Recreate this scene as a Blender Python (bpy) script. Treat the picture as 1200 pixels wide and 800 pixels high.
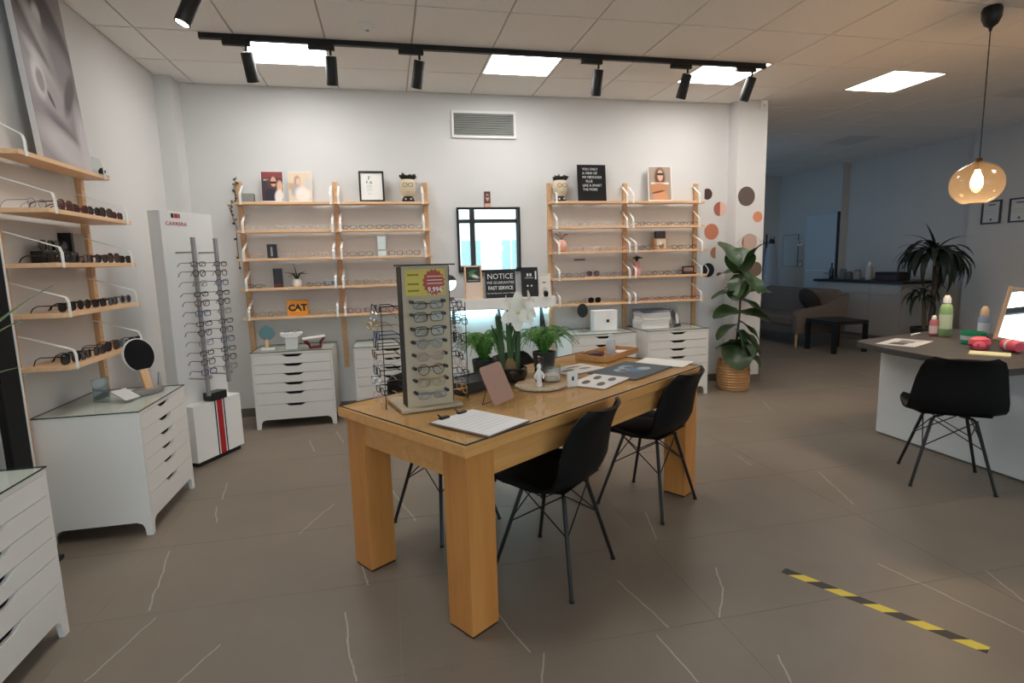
import bpy, bmesh, math, random
from mathutils import Vector, Matrix
random.seed(7)
for o in list(bpy.data.objects): bpy.data.objects.remove(o)
S = bpy.context.scene
COL = S.collection
# ------------------------------------------------------------------ camera
EYE = 1.385
pit, yaw, rol = math.radians(8.17), math.radians(12.22), math.radians(-1.46)
fwd = Vector((math.sin(yaw)*math.cos(pit), math.cos(yaw)*math.cos(pit), -math.sin(pit)))
rgt0 = Vector((math.cos(yaw), -math.sin(yaw), 0)); up0 = rgt0.cross(fwd)
rgt = math.cos(rol)*rgt0 + math.sin(rol)*up0
upv = -math.sin(rol)*rgt0 + math.cos(rol)*up0
cd = bpy.data.cameras.new('camera'); cam = bpy.data.objects.new('camera', cd); COL.objects.link(cam)
cd.sensor_width = 36; cd.lens = 654.9/1200*36; cd.clip_start = .02; cd.clip_end = 200
cam.matrix_world = Matrix(((rgt.x, upv.x, -fwd.x, 0), (rgt.y, upv.y, -fwd.y, 0), (rgt.z, upv.z, -fwd.z, EYE), (0, 0, 0, 1)))
S.camera = cam
# ------------------------------------------------------------------ world, exposure
W = bpy.data.worlds.new('world'); S.world = W; W.use_nodes = True
bg = W.node_tree.nodes['Background']; bg.inputs[0].default_value = (.90, .95, 1.0, 1); bg.inputs[1].default_value = 3.4
S.view_settings.view_transform = 'Standard'; S.view_settings.look = 'None'
S.view_settings.gamma = 1; S.view_settings.use_curve_mapping = False
S.view_settings.exposure = 0.43
S.cycles.max_bounces = 8; S.cycles.diffuse_bounces = 5; S.cycles.glossy_bounces = 4
S.cycles.transmission_bounces = 6; S.cycles.transparent_max_bounces = 12
S.cycles.caustics_reflective = False; S.cycles.caustics_refractive = False
S.cycles.sample_clamp_indirect = 4
def portal(name, loc, rot, sx, sy):
    l = bpy.data.lights.new(name, 'AREA'); l.shape = 'RECTANGLE'; l.size = sx; l.size_y = sy; l.cycles.is_portal = True
    o = bpy.data.objects.new(name, l); COL.objects.link(o); o.location = loc; o.rotation_euler = rot
portal('daylight_portal_shopfront', (1.2, -2.72, 1.45), (math.radians(90), 0, 0), 5.6, 2.7)
portal('daylight_portal_side_window', (3.7, 9.05, 1.75), (math.radians(90), 0, math.radians(-90)), 1.5, 1.7)
PANEL_E = 13.0      # lit ceiling panels
SPOT_W = 2.5        # track spotlights
# ------------------------------------------------------------------ materials
def lin(c):
    return tuple(((v/255)/12.92 if v/255 <= .04045 else ((v/255+.055)/1.055)**2.4) for v in c)
class NT:
    def __init__(s, name):
        s.m = bpy.data.materials.new(name); s.m.use_nodes = True; s.t = s.m.node_tree; s.b = s.t.nodes['Principled BSDF']
    def n(s, typ, **kw):
        nd = s.t.nodes.new(typ)
        for k, v in kw.items():
            if k.startswith('i_'):
                key = k[2:]; key = int(key) if key.isdigit() else key
                nd.inputs[key].default_value = v
            else: setattr(nd, k, v)
        return nd
    def l(s, a, b): s.t.links.new(a, b)
    def math(s, op, a, b=None, c=None, clamp=False):
        nd = s.t.nodes.new('ShaderNodeMath'); nd.operation = op; nd.use_clamp = clamp
        for i, v in enumerate((a, b, c)):
            if v is None: continue
            if isinstance(v, (int, float)): nd.inputs[i].default_value = v
            else: s.l(v, nd.inputs[i])
        return nd.outputs[0]
    def mix(s, fac, a, b):
        nd = s.t.nodes.new('ShaderNodeMix'); nd.data_type = 'RGBA'
        for i, v in ((0, fac), (6, a), (7, b)):
            if isinstance(v, (int, float)): nd.inputs[i].default_value = v
            elif isinstance(v, tuple): nd.inputs[i].default_value = (*v[:3], 1)
            else: s.l(v, nd.inputs[i])
        return nd.outputs[2]
    def coord(s, out='Object'):
        return s.n('ShaderNodeTexCoord').outputs[out]
_M = {}
def mat(name, col, rough=.5, metal=0, vary=.06, scale=8, bump=0, emit=0, trans=0, ior=1.45, coat=0, alpha=1, spec=.5, ecol=None):
    if name in _M: return _M[name]
    t = NT(name); c = lin(col); b = t.b
    b.inputs['Roughness'].default_value = rough; b.inputs['Metallic'].default_value = metal
    b.inputs['Specular IOR Level'].default_value = spec
    if vary:
        nz = t.n('ShaderNodeTexNoise', i_Scale=scale, i_Detail=3.0); t.l(t.coord(), nz.inputs['Vector'])
        t.l(t.mix(nz.outputs['Fac'], tuple(v*(1-vary) for v in c), tuple(min(1, v*(1+vary)) for v in c)), b.inputs['Base Color'])
        if bump:
            bp = t.n('ShaderNodeBump', i_Strength=bump, i_Distance=.01); t.l(nz.outputs['Fac'], bp.inputs['Height']); t.l(bp.outputs[0], b.inputs['Normal'])
    else: b.inputs['Base Color'].default_value = (*c, 1)
    if emit:
        b.inputs['Emission Color'].default_value = (*(lin(ecol) if ecol else c), 1); b.inputs['Emission Strength'].default_value = emit
    if trans: b.inputs['Transmission Weight'].default_value = trans; b.inputs['IOR'].default_value = ior
    if coat: b.inputs['Coat Weight'].default_value = coat; b.inputs['Coat Roughness'].default_value = .08
    if alpha < 1: b.inputs['Alpha'].default_value = alpha
    _M[name] = t.m; return t.m
def wood(name, c1, c2, axis='X', scale=6, rough=.45, stretch=12):
    if name in _M: return _M[name]
    t = NT(name); mp = t.n('ShaderNodeMapping'); t.l(t.coord(), mp.inputs[0])
    sc = {'X': (1, stretch, stretch), 'Y': (stretch, 1, stretch), 'Z': (stretch, stretch, 1)}[axis]
    mp.inputs['Scale'].default_value = sc
    nz = t.n('ShaderNodeTexNoise', i_Scale=scale*.35, i_Detail=5.0, i_Roughness=.6, i_Distortion=.6); t.l(mp.outputs[0], nz.inputs['Vector'])
    rp = t.n('ShaderNodeMapRange', i_1=.3, i_2=.7); t.l(nz.outputs['Fac'], rp.inputs[0])
    t.l(t.mix(rp.outputs[0], lin(c1), lin(c2)), t.b.inputs['Base Color']); t.b.inputs['Roughness'].default_value = rough
    bp = t.n('ShaderNodeBump', i_Strength=.06, i_Distance=.004); t.l(nz.outputs['Fac'], bp.inputs['Height']); t.l(bp.outputs[0], t.b.inputs['Normal'])
    _M[name] = t.m; return t.m
def glass(name, col=(255, 255, 255), rough=0.0, mixfac=.12, tint=1.0):
    # thin clear pane: mostly transparent with a glossy reflection
    if name in _M: return _M[name]
    t = NT(name); c = lin(col); t.t.nodes.remove(t.b); out = [n for n in t.t.nodes if n.type == 'OUTPUT_MATERIAL'][0]
    tr = t.n('ShaderNodeBsdfTransparent', i_0=(*c, 1)); gl = t.n('ShaderNodeBsdfGlossy', i_Roughness=rough)
    lw = t.n('ShaderNodeLayerWeight', i_Blend=.5); mx = t.n('ShaderNodeMixShader')
    fac = t.math('ADD', t.math('MULTIPLY', t.math('POWER', lw.outputs['Facing'], 5), .6), mixfac, clamp=True)
    t.l(fac, mx.inputs[0]); t.l(tr.outputs[0], mx.inputs[1]); t.l(gl.outputs[0], mx.inputs[2]); t.l(mx.outputs[0], out.inputs[0])
    _M[name] = t.m; return t.m
def picture(name, base, shapes, rough=.45, ax=(0, 2), grain=.0):
    """flat print painted from soft ellipses ('e') and boxes ('b'): (kind, cx, cy, rx, ry, angle, colour, softness) in 0..1 of the sheet"""
    t = NT(name); sp = t.n('ShaderNodeSeparateXYZ'); t.l(t.coord('Generated'), sp.inputs[0])
    U, V = sp.outputs[ax[0]], sp.outputs[ax[1]]
    col = t.n('ShaderNodeRGB'); col.outputs[0].default_value = (*lin(base), 1); col = col.outputs[0]
    for (k, cx, cy, rx, ry, an, c, so) in shapes:
        a = math.radians(an); du = t.math('SUBTRACT', U, cx); dv = t.math('SUBTRACT', V, cy)
        x = t.math('DIVIDE', t.math('ADD', t.math('MULTIPLY', du, math.cos(a)), t.math('MULTIPLY', dv, math.sin(a))), rx)
        y = t.math('DIVIDE', t.math('SUBTRACT', t.math('MULTIPLY', dv, math.cos(a)), t.math('MULTIPLY', du, math.sin(a))), ry)
        if k == 'e': d = t.math('SQRT', t.math('ADD', t.math('MULTIPLY', x, x), t.math('MULTIPLY', y, y)))
        else: d = t.math('MAXIMUM', t.math('ABSOLUTE', x), t.math('ABSOLUTE', y))
        f = t.math('DIVIDE', t.math('SUBTRACT', 1+so/2, d), max(so, .01), clamp=True)
        col = t.mix(f, col, lin(c))
    t.l(col, t.b.inputs['Base Color']); t.b.inputs['Roughness'].default_value = rough
    return t.m
# ------------------------------------------------------------------ mesh builder
class MB:
    def __init__(s): s.v = []; s.f = []; s.fm = []; s.cur = 0
    def add(s, vs, fs):
        o = len(s.v); s.v += [tuple(v) for v in vs]; s.f += [tuple(i+o for i in f) for f in fs]; s.fm += [s.cur]*len(fs); return s
    def m(s, i): s.cur = i; return s
    def box(s, x0, x1, y0, y1, z0, z1):
        return s.add([(x0,y0,z0),(x1,y0,z0),(x1,y1,z0),(x0,y1,z0),(x0,y0,z1),(x1,y0,z1),(x1,y1,z1),(x0,y1,z1)],
                     [(0,3,2,1),(4,5,6,7),(0,1,5,4),(1,2,6,5),(2,3,7,6),(3,0,4,7)])
    def cbox(s, c, sz, rot=None):
        n0 = len(s.v); x, y, z = (v/2 for v in sz); s.box(-x, x, -y, y, -z, z); return s.xf(n0, c, rot)
    def xf(s, n0, c, rot=None):
        M = Matrix.Translation(c)
        if rot is not None: M = M @ (rot if isinstance(rot, Matrix) else Matrix.Rotation(rot, 4, 'Z'))
        for i in range(n0, len(s.v)): s.v[i] = tuple(M @ Vector(s.v[i]))
        return s
    def rings(s, R, close=True, capa=True, capb=True):
        n = len(R[0]); vs = [p for r in R for p in r]; fs = []
        for i in range(len(R)-1):
            for j in range(n if close else n-1):
                k = (j+1) % n; fs.append((i*n+j, i*n+k, (i+1)*n+k, (i+1)*n+j))
        if capa: fs.append(tuple(range(n-1, -1, -1)))
        if capb: fs.append(tuple((len(R)-1)*n+j for j in range(n)))
        return s.add(vs, fs)
    def tube(s, path, r, n=8, cap=True, closed=False):
        P = [Vector(p) for p in path]; rr = r if isinstance(r, (list, tuple)) else [r]*len(P); R = []; ref = None
        for i, p in enumerate(P):
            if closed: t = P[(i+1) % len(P)]-P[i-1]
            else: t = P[min(i+1, len(P)-1)]-P[max(i-1, 0)]
            t.normalize()
            if ref is None: ref = Vector((0, 0, 1)) if abs(t.z) < .9 else Vector((1, 0, 0))
            a = t.cross(ref).normalized(); b = a.cross(t).normalized(); ref = b
            R.append([p+rr[i]*(math.cos(2*math.pi*k/n)*a+math.sin(2*math.pi*k/n)*b) for k in range(n)])
        if closed: R.append(R[0]); return s.rings(R, capa=False, capb=False)
        return s.rings(R, capa=cap, capb=cap)
    def cyl(s, p0, p1, r0, r1=None, n=16): return s.tube([p0, p1], [r0, r0 if r1 is None else r1], n)
    def lathe(s, prof, n=20, c=(0, 0, 0), sx=1, sy=1, cap=True):
        R = [[(c[0]+r*sx*math.cos(2*math.pi*k/n), c[1]+r*sy*math.sin(2*math.pi*k/n), c[2]+z) for k in range(n)] for r, z in prof]
        return s.rings(R, capa=cap, capb=cap)
    def prism(s, poly, a0, a1, axis='Y'):
        # poly in the two remaining axes, extruded along axis
        def pt(u, v, w): return {'Y': (u, w, v), 'X': (w, u, v), 'Z': (u, v, w)}[axis]
        n = len(poly); vs = [pt(u, v, a0) for u, v in poly]+[pt(u, v, a1) for u, v in poly]
        fs = [tuple(range(n)), tuple(range(2*n-1, n-1, -1))]+[(i, i+n, (i+1) % n+n, (i+1) % n) for i in range(n)]
        return s.add(vs, fs)
    def sheet(s, G, thick=0):
        nr, nc = len(G), len(G[0]); vs = [p for r in G for p in r]
        fs = [(i*nc+j, i*nc+j+1, (i+1)*nc+j+1, (i+1)*nc+j) for i in range(nr-1) for j in range(nc-1)]
        return s.add(vs, fs)
    def mesh(s, name, mats, smooth=False, bevel=0, solid=0, weld=0):
        me = bpy.data.meshes.new(name); me.from_pydata(s.v, [], s.f); me.update()
        mats = mats if isinstance(mats, (list, tuple)) else [mats]
        for m in mats: me.materials.append(m)
        for p, k in zip(me.polygons, s.fm): p.material_index = k
        bm = bmesh.new(); bm.from_mesh(me)
        if weld: bmesh.ops.remove_doubles(bm, verts=bm.verts, dist=weld)
        if solid:
            bmesh.ops.recalc_face_normals(bm, faces=bm.faces); bmesh.ops.solidify(bm, geom=bm.faces[:], thickness=solid)
        if bevel:
            ed = [e for e in bm.edges if len(e.link_faces) == 2 and e.calc_face_angle(0) > .6]
            bmesh.ops.bevel(bm, geom=ed, offset=bevel, segments=2, profile=.6, affect='EDGES', clamp_overlap=True)
        bmesh.ops.recalc_face_normals(bm, faces=bm.faces)
        bm.to_mesh(me); bm.free()
        if smooth:
            me.polygons.foreach_set('use_smooth', [True]*len(me.polygons))
            try: me.set_sharp_from_angle(angle=math.radians(40))
            except Exception: pass
        me.update(); return me
    def build(s, name, mats, parent=None, smooth=False, bevel=0, solid=0, loc=None, rz=0, weld=0):
        return put(name, s.mesh(name, mats, smooth, bevel, solid, weld), parent, loc, rz)
def put(name, me, parent=None, loc=None, rz=0, rot=None):
    o = bpy.data.objects.new(name, me); COL.objects.link(o)
    if loc is not None: o.location = loc
    if rz: o.rotation_euler = (0, 0, rz)
    if rot is not None: o.rotation_euler = rot
    if parent is not None: o.parent = parent
    return o
def tag(o, label=None, cat=None, group=None, kind=None):
    for k, v in (('label', label), ('category', cat), ('group', group), ('kind', kind)):
        if v: o[k] = v
    return o
def thing(name, label, cat, loc=(0, 0, 0), rz=0, group=None, rot=None):
    o = bpy.data.objects.new(name, None); COL.objects.link(o); o.empty_display_size = .05
    o.location = loc; o.rotation_euler = rot if rot else (0, 0, rz); return tag(o, label, cat, group)
def dup(root, loc, rz=0, label=None, group=None, rot=None):
    r = root.copy(); COL.objects.link(r); r.location = loc; r.rotation_euler = rot if rot else (0, 0, rz)
    tag(r, label, None, group)
    for ch in list(root.children):
        c = ch.copy(); COL.objects.link(c); c.parent = r
        for g in ch.children:
            d = g.copy(); COL.objects.link(d); d.parent = c
    return r
def struct(name, mb, m, bevel=0): return tag(mb.build(name, m, bevel=bevel), kind='structure')
def text(s, size, m, parent, loc, rot=(math.pi/2, 0, 0), name='lettering', align='CENTER', bold=0, sx=1):
    cu = bpy.data.curves.new('t', 'FONT'); cu.body = s; cu.size = size; cu.align_x = align; cu.align_y = 'CENTER'; cu.extrude = .0004; cu.offset = bold; cu.resolution_u = 2
    o = bpy.data.objects.new('t', cu); COL.objects.link(o); dg = bpy.context.evaluated_depsgraph_get()
    me = bpy.data.meshes.new_from_object(o.evaluated_get(dg)); bpy.data.objects.remove(o); me.materials.clear(); me.materials.append(m)
    for v in me.vertices: v.co.x *= sx
    p = put(name, me, parent, loc, rot=rot); return p
R = math.radians
# ================================================================== THE SETTING
CEIL = 2.965; XL = -1.79; YB = 5.53; XR = 8.0; YF = -2.6; YFAR = 10.4; XC = 3.945
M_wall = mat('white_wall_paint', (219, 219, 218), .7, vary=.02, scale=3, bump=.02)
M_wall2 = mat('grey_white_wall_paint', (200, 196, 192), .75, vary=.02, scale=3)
M_tilec = mat('ceiling_tile', (248, 246, 243), .85, vary=.04, scale=40, bump=.05)
M_grid = mat('ceiling_grid', (200, 196, 192), .6)
M_base = mat('baseboard_tile', (110, 102, 94), .4)
M_grout = mat('floor_grout', (142, 132, 120), .8)
M_white = mat('white_lacquer', (232, 230, 226), .38, vary=.015)
M_white2 = mat('white_plastic', (235, 235, 233), .4, vary=.015)
M_black = mat('matt_black_metal', (16, 16, 18), .45, vary=.03)
M_blackp = mat('black_plastic', (12, 12, 14), .35, vary=.03)
M_chrome = mat('brushed_steel', (170, 170, 172), .3, 1, vary=.03)
M_grey = mat('grey_plastic', (120, 120, 122), .5)
M_birch = wood('birch_wood', (234, 198, 158), (218, 176, 134), 'X')
M_birchz = wood('birch_wood_upright', (220, 180, 138), (200, 156, 114), 'Z')
M_birchy = wood('birch_wood_y', (234, 198, 158), (218, 176, 134), 'Y')
M_clear = glass('clear_acrylic', (245, 250, 250), .02, .06)
# --- floor with its own vein drawing on the stone
def floor_material():
    g = bpy.data.node_groups.new('vein', 'ShaderNodeTree')
    for n, t in (('P', 'NodeSocketVector'), ('A', 'NodeSocketVector'), ('B', 'NodeSocketVector')): g.interface.new_socket(n, in_out='INPUT', socket_type=t)
    g.interface.new_socket('D', in_out='OUTPUT', socket_type='NodeSocketFloat')
    gi = g.nodes.new('NodeGroupInput'); go = g.nodes.new('NodeGroupOutput')
    def vm(op, a, b=None, sc=None):
        n = g.nodes.new('ShaderNodeVectorMath'); n.operation = op; g.links.new(a, n.inputs[0])
        if b is not None: g.links.new(b, n.inputs[1])
        if sc is not None: g.links.new(sc, n.inputs['Scale'])
        return n
    pa = vm('SUBTRACT', gi.outputs[0], gi.outputs[1]); ba = vm('SUBTRACT', gi.outputs[2], gi.outputs[1])
    d1 = vm('DOT_PRODUCT', pa.outputs[0], ba.outputs[0]); d2 = vm('DOT_PRODUCT', ba.outputs[0], ba.outputs[0])
    dv = g.nodes.new('ShaderNodeMath'); dv.operation = 'DIVIDE'; dv.use_clamp = True; g.links.new(d1.outputs['Value'], dv.inputs[0]); g.links.new(d2.outputs['Value'], dv.inputs[1])
    sc = vm('SCALE', ba.outputs[0], sc=dv.outputs[0]); df = vm('SUBTRACT', pa.outputs[0], sc.outputs[0]); ln = vm('LENGTH', df.outputs[0]); g.links.new(ln.outputs['Value'], go.inputs[0])
    t = NT('taupe_stone_floor'); pos = t.n('ShaderNodeNewGeometry').outputs['Position']
    fl = t.n('ShaderNodeVectorMath', operation='MULTIPLY'); t.l(pos, fl.inputs[0]); fl.inputs[1].default_value = (1, 1, 0)
    nz = t.n('ShaderNodeTexNoise', i_Scale=9.0, i_Detail=3.0); t.l(pos, nz.inputs['Vector'])
    off = t.n('ShaderNodeVectorMath', operation='MULTIPLY_ADD'); t.l(nz.outputs['Color'], off.inputs[0]); off.inputs[1].default_value = (.03, .03, 0)
    t.l(fl.outputs[0], off.inputs[2]); P = off.outputs[0]
    segs = [(-1.04,2.4,-1.08,2.62),(-1.08,2.62,-1.14,2.92),(-1.09,2.01,-.99,2.34),(-.80,1.85,-.69,2.1),(-.24,2.18,-.22,1.97),(-.22,1.97,-.18,1.78),(-1.06,3.53,-1.10,3.8),
            (-.53,2.94,-.39,3.28),(-.21,2.59,-.16,2.36),(.35,2.03,.42,1.77),(.90,2.11,.96,1.77),(.90,1.74,.92,1.5),(1.36,2.1,1.30,1.94),(1.30,1.94,1.18,1.78),(1.31,2.69,1.23,2.4),
            (.47,1.76,.42,1.62),(1.26,1.54,1.21,1.42),(2.47,1.78,2.39,1.57),(2.62,2.93,2.46,2.48),(2.08,1.94,2.19,1.43),(3.44,4.58,3.3,4.3),(2.31,3.32,2.29,3.15),(-.05,3.38,.07,2.93),
            (-.62,4.3,-.7,4.62),(-.42,4.45,-.5,4.8),(-1.0,3.2,-1.06,3.42),(1.9,4.0,2.1,3.7),(2.7,4.3,2.9,4.0),(.1,1.2,.25,.9),(1.7,.9,1.6,.5),(3.0,1.2,3.2,.8),(-.6,.9,-.5,.4),(4.6,4.9,4.9,4.4),(5.4,5.6,5.2,5.0)]
    d = None
    for a in segs:
        n = t.n('ShaderNodeGroup'); n.node_tree = g; t.l(P, n.inputs[0]); n.inputs[1].default_value = (a[0]+.015, a[1]+.015, 0); n.inputs[2].default_value = (a[2]+.015, a[3]+.015, 0)
        d = n.outputs[0] if d is None else t.math('MINIMUM', d, n.outputs[0])
    vein = t.math('MULTIPLY', t.math('DIVIDE', t.math('SUBTRACT', .0042, d), .0026, clamp=True), .5)
    n2 = t.n('ShaderNodeTexNoise', i_Scale=1.3, i_Detail=6.0, i_Roughness=.55); t.l(pos, n2.inputs['Vector'])
    rp = t.n('ShaderNodeMapRange', i_1=.3, i_2=.7); t.l(n2.outputs['Fac'], rp.inputs[0])
    base = t.mix(rp.outputs[0], lin((120, 109, 97)), lin((134, 122, 109)))
    t.l(t.mix(vein, base, lin((205, 196, 184))), t.b.inputs['Base Color'])
    t.b.inputs['Roughness'].default_value = .42; t.b.inputs['Specular IOR Level'].default_value = .4
    return t.m
M_floor = floor_material()
def in_room(x, y): return (XL <= x <= XR+.2 and YF <= y <= YB) or (XC <= x <= XR+.2 and YB <= y <= YFAR)
fl = struct('floor', MB().box(XL-.15, XR+.35, YF-.1, YFAR+.15, -.12, -.001), M_grout)
xs = [XL]+[-1.23+1.2*k for k in range(0, 8)]+[XR+.2]; ys = [YF]+[-2.43+.6*k for k in range(0, 22)]+[YFAR]
cache = {}
for i in range(len(xs)-1):
    for j in range(len(ys)-1):
        x0, x1, y0, y1 = xs[i], xs[i+1], ys[j], ys[j+1]
        if not (in_room((x0+x1)/2, (y0+y1)/2) or in_room(x1-.05, (y0+y1)/2)): continue
        key = (round(x1-x0, 3), round(y1-y0, 3))
        if key not in cache:
            a, b = key[0]/2-.0012, key[1]/2-.0012; cache[key] = MB().box(-a, a, -b, b, -.01, 0).mesh('floor_tile', M_floor)
        put('floor_tile', cache[key], fl, ((x0+x1)/2, (y0+y1)/2, 0))
# --- ceiling: slab, grid and lift-out tiles
ce = struct('ceiling', MB().box(XL-.15, XR+.35, YF-.1, YFAR+.15, CEIL+.012, CEIL+.15), M_grid)
X0 = -1.543; Y1 = 4.958
LIT = [(1, 0), (4, 0), (7, 0), (10, 0), (1, 4), (10, 4)]  # shop-front entries are unseen panels, added and chosen to shape light around the table
UNLIT = [(13, 0), (4, 4), (7, 4), (13, 4), (10, -4), (13, -4), (1, 9), (4, 9), (7, 9)]
cache = {}
for k in range(-1, 17):
    for r in range(-10, 14):
        x0, x1 = max(X0+.6*k, XL), min(X0+.6*k+.6, XR+.2); y1, y0 = Y1-.6*r, Y1-.6*r-.6
        if (k, r) in LIT or (k, r) in UNLIT: continue
        if x1-x0 < .05: continue
        y0 = max(y0, YF); y1 = min(y1, YFAR)
        if (x0+x1)/2 < XC-.1: y1 = min(y1, YB)
        if y1-y0 < .05: continue
        key = (round(x1-x0, 3), round(y1-y0, 3))
        if key not in cache:
            a, b = key[0]/2-.006, key[1]/2-.006; cache[key] = MB().box(-a, a, -b, b, 0, .011).mesh('ceiling_tile', M_tilec, bevel=.002)
        put('ceiling_tile', cache[key], ce, ((x0+x1)/2, (y0+y1)/2, CEIL))
M_led = mat('lit_led_diffuser', (255, 250, 240), .5, vary=0, emit=PANEL_E, ecol=(255, 252, 248))
M_ledoff = mat('unlit_led_diffuser', (225, 222, 218), .4, vary=0)
frame_me = MB().box(-.297, .297, -.297, -.277, 0, .011).box(-.297, .297, .277, .297, 0, .011).box(-.297, -.277, -.277, .277, 0, .011).box(.277, .297, -.277, .277, 0, .011).mesh('panel_frame', M_white2)
dif = {True: MB().box(-.277, .277, -.277, .277, .003, .011).mesh('diffuser', M_led), False: MB().box(-.277, .277, -.277, .277, .003, .011).mesh('diffuser', M_ledoff)}
plab = {(1, 0): 'lit square ceiling panel above shelf unit beside pedestal display', (4, 0): 'lit square ceiling panel in front of wall vent', (7, 0): 'lit square ceiling panel above shelf unit next to potted fig',
        (10, 0): 'lit square ceiling panel beyond the track, beside glass pendant lamp', (13, 0): 'unlit square ceiling panel near the framed certificates'}
for lit, L in ((True, LIT), (False, UNLIT)):
    for (k, r) in L:
        lab = plab.get((k, r), 'lit square ceiling panel added out of view over the shop front' if lit else ('unlit square ceiling panel over the dim lounge' if r < 0 else 'unlit square ceiling panel over the front of the shop'))
        t = thing('ceiling_light', lab, 'ceiling light', (X0+.6*k+.3, Y1-.6*r-.3, CEIL), group='square ceiling light panels')
        put('frame', frame_me, t); put('diffuser', dif[lit], t)
# --- walls
struct('wall_left', MB().box(XL-.15, XL, YF, YB, 0, CEIL+.012), M_wall)
struct('wall_back', MB().box(XL-.15, XC, YB, YB+.2, 0, CEIL+.012), M_wall)
struct('wall_pillar', MB().box(3.61, XC, 5.365, YB, 0, CEIL), M_wall)
struct('wall_corner_pillar', MB().box(XL, -1.66, 5.325, YB, 0, CEIL), M_wall)
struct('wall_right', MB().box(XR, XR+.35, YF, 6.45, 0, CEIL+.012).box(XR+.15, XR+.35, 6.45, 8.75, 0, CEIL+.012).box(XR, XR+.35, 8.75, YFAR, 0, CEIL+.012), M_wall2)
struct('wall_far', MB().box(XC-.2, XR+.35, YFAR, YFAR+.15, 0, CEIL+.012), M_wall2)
wz0, wz1, wy0, wy1 = .9, 2.6, 8.3, 9.8
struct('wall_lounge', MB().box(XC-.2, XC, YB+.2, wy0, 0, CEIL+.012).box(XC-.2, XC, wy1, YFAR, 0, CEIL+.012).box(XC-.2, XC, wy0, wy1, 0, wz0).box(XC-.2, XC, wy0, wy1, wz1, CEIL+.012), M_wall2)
M_frame = mat('grey_window_frame', (112, 116, 118), .4)
M_pane = glass('window_pane', (250, 255, 255), 0, .04)
w = struct('window_2', MB().box(XC-.14, XC-.06, wy0, wy0+.06, wz0, wz1).box(XC-.14, XC-.06, wy1-.06, wy1, wz0, wz1).box(XC-.14, XC-.06, wy0+.06, wy1-.06, wz0, wz0+.06).box(XC-.14, XC-.06, wy0+.06, wy1-.06, wz1-.06, wz1), M_frame)
MB().box(XC-.104, XC-.098, wy0+.06, wy1-.06, wz0+.06, wz1-.06).build('pane', glass('daylight_tint_pane', (190, 222, 242), 0, .04), w)  # tint added to turn the lounge daylight blue; window itself is unseen
# shop front: glazing between X -1.5 and 4
gx0, gx1, gz0, gz1 = -1.5, 4.0, .12, 2.75
struct('wall_front', MB().box(XL-.15, gx0, YF-.15, YF, 0, CEIL+.012).box(gx1, XR+.35, YF-.15, YF, 0, CEIL+.012).box(gx0, gx1, YF-.15, YF, 0, gz0).box(gx0, gx1, YF-.15, YF, gz1, CEIL+.012), M_wall)
mull = [gx0, .1, 2.05, 3.2, gx1]; fr = MB()
for x in mull: fr.box(x-.06 if x > gx0 else x, x+.06 if x < gx1 else x, YF-.12, YF-.02, gz0, gz1)
for i in range(len(mull)-1):
    a, b = mull[i]+.06, mull[i+1]-.06
    for z in (gz0, 2.32, gz1-.08): fr.box(a, b, YF-.12, YF-.02, z, z+.09)
w = struct('window_1', fr, M_frame)
for i in range(len(mull)-1):
    for z0, z1 in ((gz0+.09, 2.32), (2.41, gz1-.08)): MB().box(mull[i]+.06, mull[i+1]-.06, YF-.075, YF-.069, z0, z1).build('pane', M_pane, w)
# baseboards
for nm, b in (('baseboard_back', (-1.66, 3.61, YB-.012, YB, 0, .08)), ('baseboard_left', (XL, XL+.012, YF, 5.325, 0, .08)), ('baseboard_pillar', (3.61, XC+.012, 5.353, 5.365, 0, .08)),
              ('baseboard_pillar_side', (XC, XC+.012, 5.365, YFAR, 0, .08)), ('baseboard_corner', (XL, -1.648, 5.313, 5.325, 0, .08)), ('baseboard_right', (XR-.012, XR, YF, 6.45, 0, .08)), ('baseboard_far', (XC+.012, XR, YFAR-.012, YFAR, 0, .08))):
    struct(nm, MB().box(*b), M_base)
# lounge door in the right wall
M_door = mat('pale_blue_grey_door', (196, 204, 210), .45, vary=.02)
d = struct('door_1', MB().box(XR-.03, XR, 8.80, 9.56, .005, 2.09), M_door, bevel=.004)
MB().box(XR-.034, XR-.03, 8.84, 9.52, 1.06, 1.075).build('groove', mat('door_groove', (225, 230, 235), .4), d)
MB().cyl((XR-.03, 8.87, 1.02), (XR-.08, 8.87, 1.02), .01).cyl((XR-.075, 8.87, 1.02), (XR-.075, 8.99, 1.02), .009).build('door_handle', M_chrome, d, True)
struct('trim_door', MB().box(XR-.02, XR, 9.56, 9.605, 0, 2.14).box(XR-.02, XR, 8.80, 9.56, 2.09, 2.14), mat('pale_door_frame', (190, 196, 200), .5))
struct('trim_door_reveal', MB().box(XR-.025, XR, 8.755, 8.80, 0, 2.12), mat('dark_door_reveal', (40, 44, 50), .6))
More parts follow.
